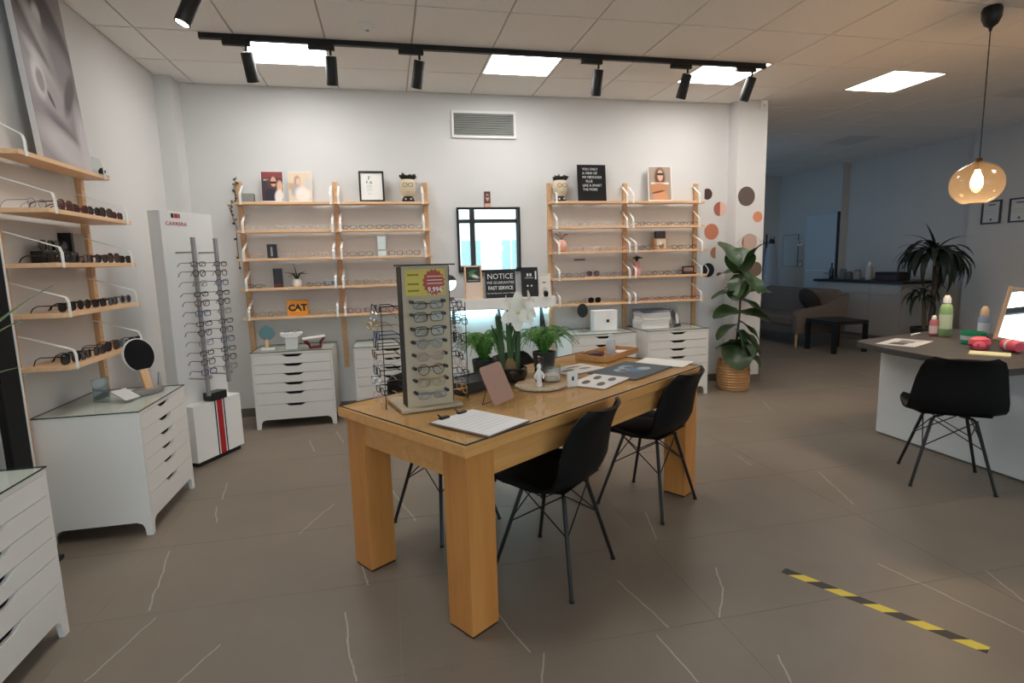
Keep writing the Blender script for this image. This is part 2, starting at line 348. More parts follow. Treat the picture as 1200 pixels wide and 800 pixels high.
# street beyond the shop front (seen in the wall mirror)
struct('ground_outside', MB().box(-30, 30, -40, YF-.15, -.3, -.13), mat('asphalt_pavement', (150, 152, 156), .9, vary=.1, scale=2))
t = thing('street_building', 'pale building across the street reflected in wall mirror', 'building', (0, -15, -.13))
MB().box(-9, 10, -4, 0, 0, 3.4).box(-9, 10, -4, -.5, 3.4, 3.9).build('wall', mat('pale_facade', (225, 232, 236), .8), t)
win_me = MB().box(-.45, .45, 0, .04, 0, 1.5).mesh('window', mat('far_window_glass', (140, 172, 186), .4)); fme = MB().box(-.52, .52, 0, .03, -.07, 0).box(-.52, .52, 0, .03, 1.5, 1.57).box(-.52, -.45, 0, .03, 0, 1.5).box(.45, .52, 0, .03, 0, 1.5).box(-.03, .03, .04, .06, 0, 1.5).mesh('window_frame', M_white2)
for k in range(9):
    p = put('window', win_me, t, (-7.6+1.9*k, 0, 1.0)); put('window_frame', fme, p)
# ================================================================== SHELF UNITS
SH = [1.945, 1.70, 1.453, 1.193, .935]      # shelf mid heights
def shelf_unit(label, loc, rz, posts, depths, z=SH, woodm=M_birch):
    t = thing('wall_shelf_unit', label, 'shelf unit', loc, rz)
    up = MB().box(-.0225, .0225, -.03, 0, .42, 2.145).mesh('upright', M_birchz, bevel=.004)
    holes = MB()
    for k in range(26): holes.cyl((0, -.0302, .47+.064*k), (0, -.031, .47+.064*k), .0035, n=6)
    hm = holes.mesh('peg_holes', mat('peg_hole_dark', (70, 48, 30), .8))
    for x in posts:
        u = put('upright', up, t, (x, 0, 0)); h = put('peg_holes', hm, u); h['kind'] = 'stuff'
    for b in range(len(posts)-1):
        x0, x1 = posts[b]+.001, posts[b+1]-.001
        if b == 0: x0 = posts[b]-.02
        if b == len(posts)-2: x1 = posts[b+1]+.03
        for zz, d in zip(z, depths):
            MB().box(x0, x1, -.031-d, -.031, zz-.011, zz+.011).build('shelf', woodm, t, bevel=.002)
    for zz, d in zip(z, depths):
        for x in posts:
            for sgn in (-1, 1):
                if (x == posts[0] and sgn < 0) or (x == posts[-1] and sgn > 0): continue
                xx = x+sgn*.034
                p = [(xx, -.006, zz+.165), (xx, -.035, zz+.16), (xx, -.031-d+.006, zz+.085), (xx, -.033-d, zz+.06), (xx, -.034-d, zz-.013)]
                bm = MB()
                for a, c in zip(p[:-1], p[1:]):
                    a, c = Vector(a), Vector(c); n0 = len(bm.v); L = (c-a).length; bm.box(-.010, .010, 0, L, -.0022, .0022)
                    q = (c-a).to_track_quat('Y', 'Z').to_matrix().to_4x4(); bm.xf(n0, a, q)
                bm.build('bracket', M_white2, t)
    return t
DB = [.125, .125, .19, .19, .19]; DL = [.135, .225, .225, .225, .225]
shelf_unit('birch wall shelf unit above CAT sign, beside pedestal display', (0, YB, 0), 0, [-1.255, -.435, .385], DB)
shelf_unit('birch wall shelf unit with letter board, next to potted fig', (0, YB, 0), 0, [1.612, 2.42, 3.225], DB)
zl = [1.942, 1.678, 1.422, 1.18, .923]
shelf_unit('birch wall shelf unit of sunglasses under the large portrait canvas', (XL, 0, 0), R(90), [3.10, 3.92], DL, zl, M_birch)
# ================================================================== DRAWER CHESTS
DW, DD, DH = .66, .48, .667
M_dark = mat('drawer_gap_shade', (12, 12, 12), .9)
def arch(w, hz, foot, zt):
    """panel outline with an arched foot cut-out: w wide, hz high"""
    pts = [(0, 0), (foot, 0), (foot+.004, zt*.55), (foot+.014, zt*.85), (foot+.04, zt)]
    return pts+[(w-x, z) for x, z in reversed(pts)]+[(w, hz), (0, hz)]
def make_chest():
    t = thing('drawer_chest', 'x', 'drawer chest')
    body = MB(); hw = DW/2
    for sx in (-hw, hw-.018): body.prism([(y-DD/2, z) for y, z in arch(DD, DH-.02, .03, .075)], sx, sx+.018, 'X')
    body.prism([(x-hw+.018, z) for x, z in arch(DW-.036, .125, .016, .08)], -DD/2+.001, -DD/2+.019, 'Y')
    body.box(-hw+.018, hw-.018, DD/2-.012, DD/2, .09, DH-.02)
    body.box(-hw+.018, hw-.018, -DD/2+.02, DD/2-.012, .10, .115)
    body.box(-hw, hw, -DD/2, DD/2, DH-.02, DH)
    b = body.build('body', M_white, t)
    MB().box(-hw+.0185, hw-.0185, -DD/2+.026, -DD/2+.03, .116, DH-.021).build('notch_shade_sheet', M_dark, b)  # near-black sheet painting in the shade behind the drawer notches
    z = DH-.022
    for h in (.0815, .0815, .0815, .0815, .104, .104):
        z0, z1 = z-h+.003, z; w = hw-.019
        pts = [(-w, z0), (w, z0), (w, z1), (.094, z1), (.076, z1-.005), (.058, z1-.018), (.04, z1-.0225), (-.04, z1-.0225), (-.058, z1-.018), (-.076, z1-.005), (-.094, z1), (-w, z1)]
        MB().prism(pts, -DD/2-.001, -DD/2+.015, 'Y').build('drawer', M_white, t)
        z -= h
    return t
chest0 = make_chest()
M_topglass = glass('glass_sheet', (252, 255, 253), 0, .03); M_gedge = mat('dark_glass_edge', (52, 66, 62), .2)
def glass_top(name, label, w, d, loc, rz, th=.006):
    t = thing(name, label, 'glass top', loc, rz, 'glass sheets on furniture')
    MB().box(-w/2, w/2, -d/2, d/2, 0, th).build('pane', M_topglass, t)
    e = .0012
    MB().box(-w/2-e, w/2+e, -d/2-e, -d/2, 0, th).box(-w/2-e, w/2+e, d/2, d/2+e, 0, th).box(-w/2-e, -w/2, -d/2, d/2, 0, th).box(w/2, w/2+e, -d/2, d/2, 0, th).build('polished_edge', M_gedge, t)
    return t
CH = [((-.845, YB-.022-DD/2), 0, 'white six-drawer chest under the CAT sign', 'glass sheet on chest under CAT sign'),
      ((-.005, YB-.022-DD/2), 0, 'white six-drawer chest standing behind the glasses tower', 'glass sheet on chest behind the glasses tower'),
      ((2.0, YB-.022-DD/2), 0, 'white six-drawer chest carrying a plain white box', 'glass sheet on chest under plain white box'),
      ((2.785, YB-.022-DD/2), 0, 'white six-drawer chest carrying stacked white folders', 'glass sheet on chest under stacked folders'),
      ((XL+.02+DD/2, 3.465), R(90), 'white six-drawer chest under sunglasses shelves with paddle mirror', 'glass sheet under paddle mirror'),
      ((XL+.02+DD/2, 2.0), R(90), 'white six-drawer chest beside black floor panel', 'glass sheet on chest beside black floor panel')]
for i, ((x, y), rz, lab, gl) in enumerate(CH):
    if i == 0: chest0.location = (x, y, 0); tag(chest0, lab, None, 'white drawer chests')
    else: dup(chest0, (x, y, 0), rz, lab, 'white drawer chests')
    glass_top('glass_sheet', gl, DW+.006, DD+.004, (x, y, DH), rz)
CT = DH+.006     # height of a chest's glass
# ================================================================== TABLE
TA = R(33.75); TC = Vector((.7495, 2.725, 0)); TL, TW, TZ = 1.84, .87, .755
M_oak = wood('oak_table_lightened', (220, 166, 102), (206, 148, 84), 'X', scale=5, rough=.4); M_oakz = wood('oak_leg', (206, 142, 78), (190, 124, 62), 'Z', scale=5, rough=.4)  # top oak coloured lighter than the legs to carry the glass reflection
t = thing('wooden_table', 'long oak consultation table in the middle of the shop', 'table', TC, TA)
MB().box(-TL/2, TL/2, -TW/2, TW/2, TZ-.045, TZ).build('table_top', M_oak, t, bevel=.004)
lg = .135; ins = .025
for sx in (-1, 1):
    for sy in (-1, 1):
        cx, cy = sx*(TL/2-ins-lg/2), sy*(TW/2-ins-lg/2)
        l = MB().box(cx-lg/2, cx+lg/2, cy-lg/2, cy+lg/2, .008, TZ-.045).build('leg', M_oakz, t, bevel=.004)
        MB().box(cx-lg/2+.004, cx+lg/2-.004, cy-lg/2+.004, cy+lg/2-.004, 0, .008).build('foot_pad', M_blackp, l)
for sy in (-1, 1): MB().box(-TL/2+ins+lg, TL/2-ins-lg, sy*(TW/2-ins-.02)-.012, sy*(TW/2-ins-.02)+.012, TZ-.155, TZ-.045).build('apron', M_oak, t)
for sx in (-1, 1): MB().box(sx*(TL/2-ins-.02)-.012, sx*(TL/2-ins-.02)+.012, -TW/2+ins+lg, TW/2-ins-lg, TZ-.155, TZ-.045).build('apron', M_oak, t)
glass_top('glass_sheet', 'large glass sheet covering the oak table', TL-.012, TW-.012, (TC.x, TC.y, TZ), TA, .006)
TT = TZ+.006
def on_table(u, v): # local table coordinates
    c, s = math.cos(TA), math.sin(TA); return (TC.x+u*c-v*s, TC.y+u*s+v*c, TT)
# ================================================================== CHAIRS
M_shell = mat('black_moulded_shell', (9, 9, 11), .6, vary=.05, spec=.25); M_cush = mat('black_leatherette', (12, 12, 13), .6, spec=.25, vary=.12, scale=60, bump=.08)
def make_chair():
    t = thing('shell_chair', 'x', 'chair')
    prof = [(.262, .428, .175), (.238, .440, .200), (.15, .437, .228), (.06, .425, .238), (-.04, .418, .240), (-.12, .428, .238), (-.175, .462, .236), (-.205, .515, .232), (-.222, .585, .224), (-.238, .66, .212), (-.265, .73, .196), (-.29, .772, .178), (-.303, .795, .14)]
    G = []; n = 14
    for i, (y, z, w) in enumerate(prof):
        a = i/(len(prof)-1); row = []
        for j in range(n+1):
            u = -1+2*j/n; e = abs(u)**2.6
            seat = max(0, 1-a*2.0); back = 1-seat
            lift = .035*e*(1-abs(a-.25)*1.2) if a < .6 else 0
            fw = .055*e*min(1, max(0, (a-.32)*3))
            topdip = -.012*(1-u*u) if i == len(prof)-1 else 0
            row.append((u*w, y+fw, z+max(0, lift)*1.0+topdip))
        G.append(row)
    MB().sheet(G).build('shell', M_shell, t, True, solid=.012)
    C = []; m = 10
    for i in range(m+1):
        v = i/m; row = []
        for j in range(m+1):
            u = -1+2*j/m; y = .21-.36*v; w = .19*min(1, .86+.6*math.sin(math.pi*v)*.4)
            row.append((u*w, y, .437+.022*(1-u**4)*(1-(2*v-1)**4)))
        C.append(row)
    MB().sheet(C).build('cushion', M_cush, t, True)
    tops = {}
    for sx in (-1, 1):
        for sy in (-1, 1):
            top = (sx*.105, sy*.105-.01, .432); ft = (sx*.2, sy*.2, .006); tops[sx, sy] = (Vector(top), Vector(ft))
            l = MB().tube([(sx*.04, sy*.04-.01, .414), (sx*.09, sy*.09-.01, .412), top[:2]+(.395,), ft], [.008, .008, .0095, .0085], 8).build('leg', M_black, t, True)
            MB().cyl((sx*.2, sy*.2, 0), (sx*.2, sy*.2, .008), .0115, n=10).build('foot_cap', M_blackp, l)
    wr = []
    for a, b in (((-1, -1), (1, -1)), ((1, -1), (1, 1)), ((1, 1), (-1, 1)), ((-1, 1), (-1, -1))):
        for p, q in ((a, b), (b, a)):
            lo = tops[p][0].lerp(tops[p][1], .45); hi = tops[q][0].lerp(tops[q][1], .06)
            MB().tube([lo, hi], .0035, 6).build('brace_wire', M_black, t)
    return t
chair0 = make_chair()
def face(dx, dy): return math.atan2(dy, dx)-math.pi/2      # local +Y looks along (dx,dy)
for i, (x, y, rz, lab) in enumerate([(.668, 2.296, face(-.68, .73), 'black shell chair tucked beside the clipboard end of oak table'), (1.38, 2.82, face(-.58, .81), 'black shell chair tucked beside the blue mat on oak table'),
                                     (.24, 2.885, face(.556, -.83), 'black shell chair behind oak table, by the glasses tower'), (.87, 3.30, face(.556, -.83), 'black shell chair behind oak table, by the ferns'),
                                     (3.249, 2.63, face(.62, .78), 'black shell chair at the dark-topped desk')]):
    if i == 0: chair0.location = (x, y, 0); chair0.rotation_euler = (0, 0, rz); tag(chair0, lab, None, 'black shell chairs')
    else: dup(chair0, (x, y, 0), rz, lab, 'black shell chairs')
# ================================================================== DESK ON THE RIGHT
M_desktop = wood('dark_laminate', (70, 64, 60), (58, 53, 50), 'X', scale=4, rough=.5)
t = thing('reception_desk', 'white panelled desk with dark laminate top, under pendant lamp', 'desk', (0, 0, 0))
MB().prism([(3.30, 2.36), (4.62, 2.36), (4.62, 3.80), (3.46, 3.53), (3.37, 3.46), (3.31, 3.15)], .69, .73, 'Z').build('desk_top', M_desktop, t, bevel=.004)
MB().box(3.63, 3.655, 1.7, 3.50, .012, .69).build('front_panel', mat('desk_white_panel', (214, 218, 220), .45, vary=.015), t)
MB().box(3.655, 4.5, 3.475, 3.50, .012, .69).build('end_panel', M_white, t)
MB().box(4.475, 4.5, 1.7, 3.475, .012, .69).build('rear_panel', M_white, t)
MB().box(3.66, 4.47, 1.72, 3.47, 0, .012).build('plinth', M_blackp, t)
DZ = .73
# ================================================================== LOUNGE
M_sofa = mat('taupe_upholstery', (112, 98, 88), .9, vary=.1, scale=90, bump=.1)
t = thing('sofa', 'taupe upholstered sofa with wooden legs in the lounge', 'sofa', (5.86, 7.12, 0))
MB().box(.05, .82, .12, 1.68, .2, .32).build('base', M_sofa, t, bevel=.02)
for k in range(2): MB().box(.0, .66, .14+.76*k, .895+.76*k, .32, .46).build('seat_cushion', M_sofa, t, True, bevel=.035)
bk = MB().prism([(.60, .42), (.74, .42), (.86, .80), (.82, .84), (.72, .83)], .10, 1.70, 'Y'); bk.build('backrest', M_sofa, t, True, bevel=.03)
for y in (0, 1.68): MB().prism([(0, .2), (.84, .2), (.9, .78), (.80, .74), (.55, .62), (.06, .56), (-.01, .5)], y, y+.12, 'Y').build('armrest', M_sofa, t, True, bevel=.03)
for x in (.05, .76):
    for y in (.07, 1.73): MB().cyl((x+.0, y, 0), (x, y, .2), .013, .022, 10).build('leg', M_birchz, t, True)
c = MB(); c.lathe([(.001, -.07), (.12, -.06), (.2, -.02), (.215, 0), (.2, .02), (.12, .06), (.001, .07)], 16, cap=False)
tag(put('cushion', c.mesh('cushion', mat('dark_brown_throw_fabric', (58, 48, 44), .95, vary=.2, scale=30), True), None, (6.42, 7.55, .66), rot=(0, R(62), 0)), 'dark brown scatter cushion leaning on sofa back', 'cushion')
t = thing('coffee_table', 'small square black coffee table before the sofa', 'coffee table', (6.225, 6.775, 0))
MB().box(-.275, .275, -.275, .275, .40, .45).build('table_top', M_black, t, bevel=.003)
for x in (-1, 1):
    for y in (-1, 1): MB().box(x*.25-.025, x*.25+.025, y*.25-.025, y*.25+.025, 0, .40).build('leg', M_black, t)
t = thing('sideboard', 'grey-white sideboard with dark top along lounge wall', 'sideboard', (0, 0, 0)); M_sb = mat('sideboard_front', (176, 172, 168), .5, vary=.02)
MB().box(7.44, 8.14, 6.88, 8.58, .08, .90).build('body', M_sb, t)
MB().box(7.38, 8.14, 6.83, 8.62, .90, .94).build('worktop', mat('near_black_worktop', (34, 30, 30), .4), t, bevel=.003)
MB().box(7.48, 7.99, 6.92, 8.54, 0, .08).build('plinth', mat('plinth_grey', (140, 136, 132), .6), t)
for k in range(3):
    dr = MB().box(7.424, 7.44, 6.89+.562*k, 6.89+.562*k+.556, .085, .72).build('cabinet_door', M_sb, t, bevel=.002)
    MB().box(7.424, 7.44, 6.89+.562*k, 6.89+.562*k+.556, .728, .895).build('drawer', M_sb, t, bevel=.002)
# ================================================================== EYEWEAR
FR = {'black': mat('black_acetate', (18, 17, 18), .25), 'tortoise': mat('tortoiseshell_acetate', (92, 52, 30), .25, vary=.6, scale=90), 'clear': mat('blush_clear_acetate', (214, 178, 164), .2),
      'gold': mat('gold_wire', (196, 158, 96), .3, .9), 'silver': mat('silver_wire', (150, 150, 154), .3, .9), 'red': mat('red_acetate', (140, 30, 34), .3), 'blue': mat('blue_acetate', (40, 60, 110), .3), 'crystal': mat('crystal_acetate', (226, 220, 214), .15)}
LN = {'clear': glass('clear_lens', (248, 250, 252), 0, .03), 'dark': mat('dark_sunglass_lens', (20, 15, 18), .06), 'plum': mat('plum_sunglass_lens', (58, 30, 40), .06), 'smoke': glass('smoke_lens', (120, 120, 128), 0, .15), 'blue': mat('blue_mirror_lens', (70, 100, 120), .08, .6)}
def ring(cx, cz, a, b, e, n, y=0.0):
    P = []
    for k in range(n):
        t = 2*math.pi*k/n; c, s = math.cos(t), math.sin(t)
        P.append(Vector((cx+a*math.copysign(abs(c)**(2/e), c), y, cz+b*math.copysign(abs(s)**(2/e), s))))
    return P
def frame_parts(shape, wire, tl=.115, n=14, fold=False):
    a, b, e = {'round': (.024, .0225, 2), 'panto': (.0255, .021, 2.6), 'square': (.027, .0195, 4), 'cat': (.027, .02, 2.4), 'big': (.030, .026, 2.8), 'slim': (.027, .015, 3.4)}[shape]
    cz = b+.004; fr, ln, tp = MB(), [], []
    cx = a+.0085
    for s in (-1, 1):
        P = ring(s*cx, cz, a, b, e, n)
        if shape == 'cat':
            for p in P: p.z += max(0, (p.x*s-cx))*max(0, p.z-cz)*18
        fr.tube(P, wire, 5, closed=True)
        l = MB(); l.add([p for p in P], [tuple(range(n))]); ln.append(l)
        hx, hz = s*(cx+a+.002), cz+b*.55
        if fold: tp.append(MB().tube([(hx, .001, hz), (hx-s*.003, .007, hz), (s*.02, .010+.004*(s > 0), hz-.002), (-s*.036, .012+.004*(s > 0), hz-.004), (-s*.05, .012+.004*(s > 0), hz-.02)], wire, 5))
        else: tp.append(MB().tube([(hx, .001, hz), (hx+s*.001, .012, hz), (hx, tl*.72, hz), (hx-s*.003, tl*.9, hz-.012), (hx-s*.004, tl, .003)], [wire*1.1, wire, wire*.8, wire*.9, wire*.8], 5))
        fr.tube([(s*(cx+a-.001), 0, hz), (hx, .001, hz)], wire, 5)
    fr.tube([(-.0085, -.001, cz+b*.35), (0, -.002, cz+b*.5), (.0085, -.001, cz+b*.35)], wire*1.1, 5)
    return fr, ln, tp
_E = {}
def eyewear(kind, shape, colour, lens, label, group, loc, rz=0, parts=False, rot=None, wire=.0017, fold=False):
    """kind: eyeglasses or sunglasses"""
    key = (kind, shape, colour, lens, parts, wire, fold)
    if parts:
        if key not in _E:
            fr, ln, tp = frame_parts(shape, wire, .13, 18, fold)
            _E[key] = (fr.mesh('frame', FR[colour], True), [l.mesh('lens', LN[lens], solid=.0012) for l in ln], [q.mesh('temple', FR[colour], True) for q in tp])
        f, L, T = _E[key]; t = thing(kind, label, kind, loc, rz, group, rot)
        put('frame', f, t)
        for l in L: put('lens', l, t)
        for q in T: put('temple', q, t)
        return t
    if key not in _E:
        fr, ln, tp = frame_parts(shape, wire, fold=fold); m = MB(); m.add(fr.v, fr.f)
        for q in tp: m.add(q.v, q.f)
        m.m(1)
        for l in ln: m.add(l.v, l.f)
        _E[key] = m.mesh(kind, [FR[colour], LN[lens]])
    return tag(put(kind, _E[key], None, loc, rz, rot), label, kind, group)
# --- rows on the two back-wall units
lev = {1: 'second', 2: 'third', 3: 'fourth', 4: 'lowest'}
cname = {'black': 'black-framed', 'tortoise': 'tortoiseshell', 'clear': 'blush-framed', 'gold': 'thin gold', 'silver': 'thin silver', 'red': 'red-framed', 'blue': 'blue-framed', 'crystal': 'clear-framed'}
rows = [ # posts, bay phrase, per level (colour, shape, list of x)
 (-1.255, 'under the two magazine photos', {1: ('crystal', 'panto', None), 2: ('clear', 'panto', [-1.16, -.86, -.72, -.58]), 3: ('tortoise', 'slim', [-1.16, -.66]), 4: ('gold', 'panto', [-1.15, -1.01, -.66, -.52])}),
 (-.435, 'under the eye chart', {1: ('black', 'slim', None), 2: ('tortoise', 'square', [-.34, -.19, .08, .24]), 3: ('gold', 'round', None), 4: ('red', 'panto', None)}),
 (1.612, 'under the letter board', {1: ('crystal', 'round', None), 2: ('clear', 'square', [1.86, 2.02, 2.17, 2.32]), 3: ('silver', 'round', [1.72, 1.86, 2.2, 2.34]), 4: ('gold', 'slim', [1.71, 1.87, 2.18, 2.33])}),
 (2.42, 'under the standing photo card', {1: ('tortoise', 'slim', None), 2: ('black', 'square', [2.50, 2.64, 2.93, 3.08]), 3: ('tortoise', 'panto', [2.64, 2.78, 2.92]), 4: ('red', 'slim', None)})]
for x0, phrase, L in rows:
    for lv, (colr, shp, X) in L.items():
        X = X or [x0+.11+.15*k for k in range(5)]
        d = DB[lv]; y = YB-.031-d+.028; z = SH[lv]+.011
        for x in X:
            eyewear('eyeglasses', shp, colr, 'clear', f'{cname[colr]} eyeglasses on the {lev[lv]} shelf {phrase}', f'eyeglasses on the {lev[lv]} shelf {phrase}', (x, y+random.uniform(-.004, .006), z), R(random.uniform(-9, 9)), wire=.0022)
eyewear('sunglasses', 'big', 'black', 'dark', 'pair of dark sunglasses among gold frames, above the round black mirror', None, (2.02, YB-.031-.19+.03, SH[4]+.011), R(4))
s = tag(MB().box(-.09, .09, -.05, .05, 0, .006).build('display_riser', M_birch, bevel=.001, loc=(2.02, YB-.13, SH[3]+.011)), 'thin wooden riser under wide brown sunglasses', 'riser')
eyewear('sunglasses', 'big', 'tortoise', 'plum', 'wide brown sunglasses on a thin wooden riser', None, (2.02, YB-.15, SH[3]+.017), R(-6))
# --- sunglasses on the side-wall unit (they look into the shop)
side = [(1, [3.30, 3.44, 3.58, 3.72, 3.85], ['plum', 'plum', 'dark', 'dark', 'plum'], ['tortoise', 'tortoise', 'black', 'tortoise', 'tortoise'], ['big', 'cat', 'round', 'big', 'square']),
        (2, [3.16, 3.305, 3.455, 3.60, 3.745, 3.89], ['dark']*6, ['black', 'black', 'tortoise', 'black', 'tortoise', 'black'], ['square', 'big', 'square', 'cat', 'big', 'square']),
        (3, [3.19, 3.35, 3.51, 3.67, 3.83], ['dark', 'dark', 'dark', 'dark', 'smoke'], ['black', 'black', 'black', 'black', 'silver'], ['cat', 'round', 'square', 'square', 'round']),
        (4, [3.16, 3.305, 3.45, 3.595, 3.74, 3.885], ['dark', 'dark', 'dark', 'dark', 'blue', 'dark'], ['black', 'black', 'black', 'tortoise', 'silver', 'black'], ['big', 'square', 'square', 'big', 'square', 'square'])]
shp_name = {'big': 'oversized', 'cat': 'cat-eye', 'round': 'round', 'square': 'square', 'panto': 'rounded', 'slim': 'slim'}
lens_name = {'plum': 'plum lenses', 'dark': 'dark lenses', 'smoke': 'smoky lenses', 'blue': 'blue mirrored lenses'}
for lv, Y, LS, CS, SP in side:
    for y, l, c, sh in zip(Y, LS, CS, SP):
        eyewear('sunglasses', sh, c, l, f'{shp_name[sh]} {cname[c].replace("-framed", "")} sunglasses with {lens_name[l]} on {lev[lv]} shelf of portrait unit'.replace('thin silver', 'silver'),
                f'sunglasses on the {lev[lv]} shelf of the portrait unit', (XL+.031+DL[lv]-.035, y, zl[lv]+.011), R(90+random.uniform(-8, 8)), True, wire=.0032)
eyewear('eyeglasses', 'round', 'silver', 'clear', 'thin silver eyeglasses at the end of the plum sunglasses row', None, (-1.62, 3.16, zl[1]+.011), R(80), True)
for k, (y, c) in enumerate(((3.40, 'black'), (3.53, 'black'))):
    eyewear('sunglasses', 'big', c, 'dark', 'dark sunglasses set behind the third-shelf row beside the grey case', 'sunglasses beside the grey case', (-1.725, y, zl[2]+.075), R(92), True, wire=.0032, fold=True)
tag(MB().box(-.03, .03, -.14, .14, 0, .064).build('display_block', M_blackp, bevel=.004, loc=(-1.735, 3.46, zl[2]+.011)), 'low black display block raising two pairs of sunglasses', 'display block')
t = thing('glasses_case', 'upright grey case with a black side behind the sunglasses', 'case', (-1.755, 3.72, zl[2]+.011), R(90))
MB().box(-.06, .06, -.03, .03, 0, .17).build('box', mat('grey_case_board', (150, 146, 144), .5), t, bevel=.002)
MB().box(-.085, -.061, -.032, .032, 0, .172).build('spine', M_blackp, t)
# ================================================================== THE PEDESTAL DISPLAY
PA = math.atan2(.89, .456)      # along its front
t = thing('pedestal_display', 'white pedestal display with striped base and two rods of glasses', 'display stand', (-1.37, 4.15, 0), PA)   # local x along the front, -y out into the room
M_red = mat('red_stripe', (176, 30, 40), .4); M_navy = mat('black_stripe', (24, 22, 30), .4)
MB().box(0, .45, .0, .24, .035, .44).build('base', M_white2, t, bevel=.004)
MB().box(.02, .43, .02, .22, 0, .035).build('plinth', M_blackp, t)
for x0, x1, m in ((.215, .265, M_red), (.193, .203, M_navy), (.277, .287, M_navy)): MB().box(x0, x1, -.0015, 0, .036, .439).build('stripe', m, t)
MB().box(.17, .31, -.012, .07, .4405, .50).build('clamp_box', M_blackp, t, bevel=.004)
bp_ = MB().box(0, .45, .10, .20, .4405, 1.78)  .build('back_panel', mat('display_board_white', (222, 223, 223), .6, vary=.01), t, bevel=.003)
MB().box(.09, .112, .098, .10, 1.735, 1.765).box(.155, .163, .098, .10, 1.735, 1.765).build('logo_mark', M_navy, bp_); MB().box(.118, .149, .098, .10, 1.735, 1.765).build('logo_mark', M_red, bp_)
text('CARRERA', .036, M_red, bp_, (.128, .0985, 1.695), sx=1.15)
for x in (.10, .30):
    r = MB().box(x-.012, x+.012, -.06, -.04, .50 if x < .2 else .56, 1.60).build('rod', mat('grey_rod', (150, 150, 152), .4), t, bevel=.002)
    MB().cyl((x, -.04, 1.5), (x, .10, 1.5), .006, n=8).cyl((x, -.04, .62), (x, .10, .62), .006, n=8).build('rod_arm', M_chrome, r)
    MB().cyl((x+.012, -.05, .63), (x+.034, -.05, .63), .014, n=12).build('lock', M_chrome, r, True)
ca, sa = math.cos(PA), math.sin(PA)
for x, nm in ((.10, 'the long rod'), (.30, 'the short rod')):
    for k in range(12):
        z = 1.40-.068*k; c = ('black', 'black', 'silver', 'black', 'tortoise', 'blue')[(k+(3 if x > .2 else 0)) % 6]; lx, ly = x, -.075
        eyewear('eyeglasses', ('slim', 'panto', 'square')[k % 3], c, 'clear', f'{cname[c]} eyeglasses hung on {nm} of the pedestal display', f'eyeglasses on {nm} of the pedestal display',
                (-1.37+lx*ca-ly*sa, 4.15+lx*sa+ly*ca, z), PA+R(random.uniform(-6, 6)), wire=.0026)
# ================================================================== THE GLASSES TOWER ON THE TABLE
M_kraft = mat('beige_display_board', (192, 176, 150), .6); M_dkedge = mat('dark_board_edge', (50, 46, 42), .6)
FA = math.atan2(.059, .236); tw = .205
t = thing('glasses_tower', 'tall beige counter tower of eyeglasses on the oak table', 'display tower', (.126, 2.49, TT), FA)
MB().box(-.135, .135, -.135, .135, 0, .014).build('base_plate', M_kraft, t, bevel=.002)
tb = MB().box(-tw/2, tw/2, -tw/2, -tw/2+.06, .014, .615).build('body', M_kraft, t)
[MB().box(x-.002, x+.002, -tw/2-.002, -tw/2+.06, .02, .612).build('side_panel', M_dkedge, t) for x in (-tw/2-.002, tw/2+.002)]
MB().box(-tw/2-.006, tw/2+.03, -tw/2-.006, -tw/2+.09, .615, .621).build('lid', M_dkedge, t)
sg = MB().box(-.088, .086, -tw/2-.002, -tw/2, .49, .60).build('price_sign', mat('yellow_sign', (214, 194, 92), .6), t)
pts = []
for k in range(32):
    a = 2*math.pi*k/32; r = .056 if k % 2 else .048; pts.append((.036+r*math.cos(a)*.9, .545+r*math.sin(a)))
MB().prism(pts, -tw/2-.0032, -tw/2-.002, 'Y').build('starburst', mat('red_starburst', (184, 82, 64), .6), sg)
M_signw = mat('sign_white', (245, 240, 240), .6); M_olive = mat('sign_olive', (140, 124, 30), .6)
text('9,99€', .029, M_signw, sg, (.042, -tw/2-.0034, .513), bold=.0006)
for z in (.568, .552, .538): MB().box(.006, .074, -tw/2-.0038, -tw/2-.0032, z, z+.003).build('print_line', M_signw, sg)
for z in (.574, .536, .508): MB().box(-.078, -.03, -tw/2-.0028, -tw/2-.002, z, z+.007).build('print_line', M_olive, sg)
def tower_pt(lx, ly, z): return (.126+lx*math.cos(FA)-ly*math.sin(FA), 2.49+lx*math.sin(FA)+ly*math.cos(FA), TT+z)
peg = MB()
zz = [.432, .378, .318, .262, .207, .15, .098, .045]
stl = [('black', 'slim'), ('black', 'square'), ('black', 'square'), ('silver', 'round'), ('clear', 'panto'), ('tortoise', 'round'), ('gold', 'panto'), ('silver', 'slim')]
pegm = MB().cyl((0, 0, 0), (0, -.03, 0), .0075, n=10).mesh('peg', M_blackp); nosem = MB().cyl((0, 0, 0), (0, -.02, 0), .004, n=8).mesh('nose_peg', M_clear)
for z, (c, sh) in zip(zz, stl):
    for sx in (-1, 1): put('peg', pegm, t, (sx*.069, -tw/2, z+.034))
    put('nose_peg', nosem, t, (0, -tw/2, z+.022))
    eyewear('eyeglasses', sh, c, 'clear', f'{shp_name[sh]} {cname[c].replace("thin ", "")} eyeglasses pegged on the front of the beige tower', 'eyeglasses on the front of the glasses tower', tower_pt(0, -tw/2-.026, z), FA, True, wire=.0016, fold=True)
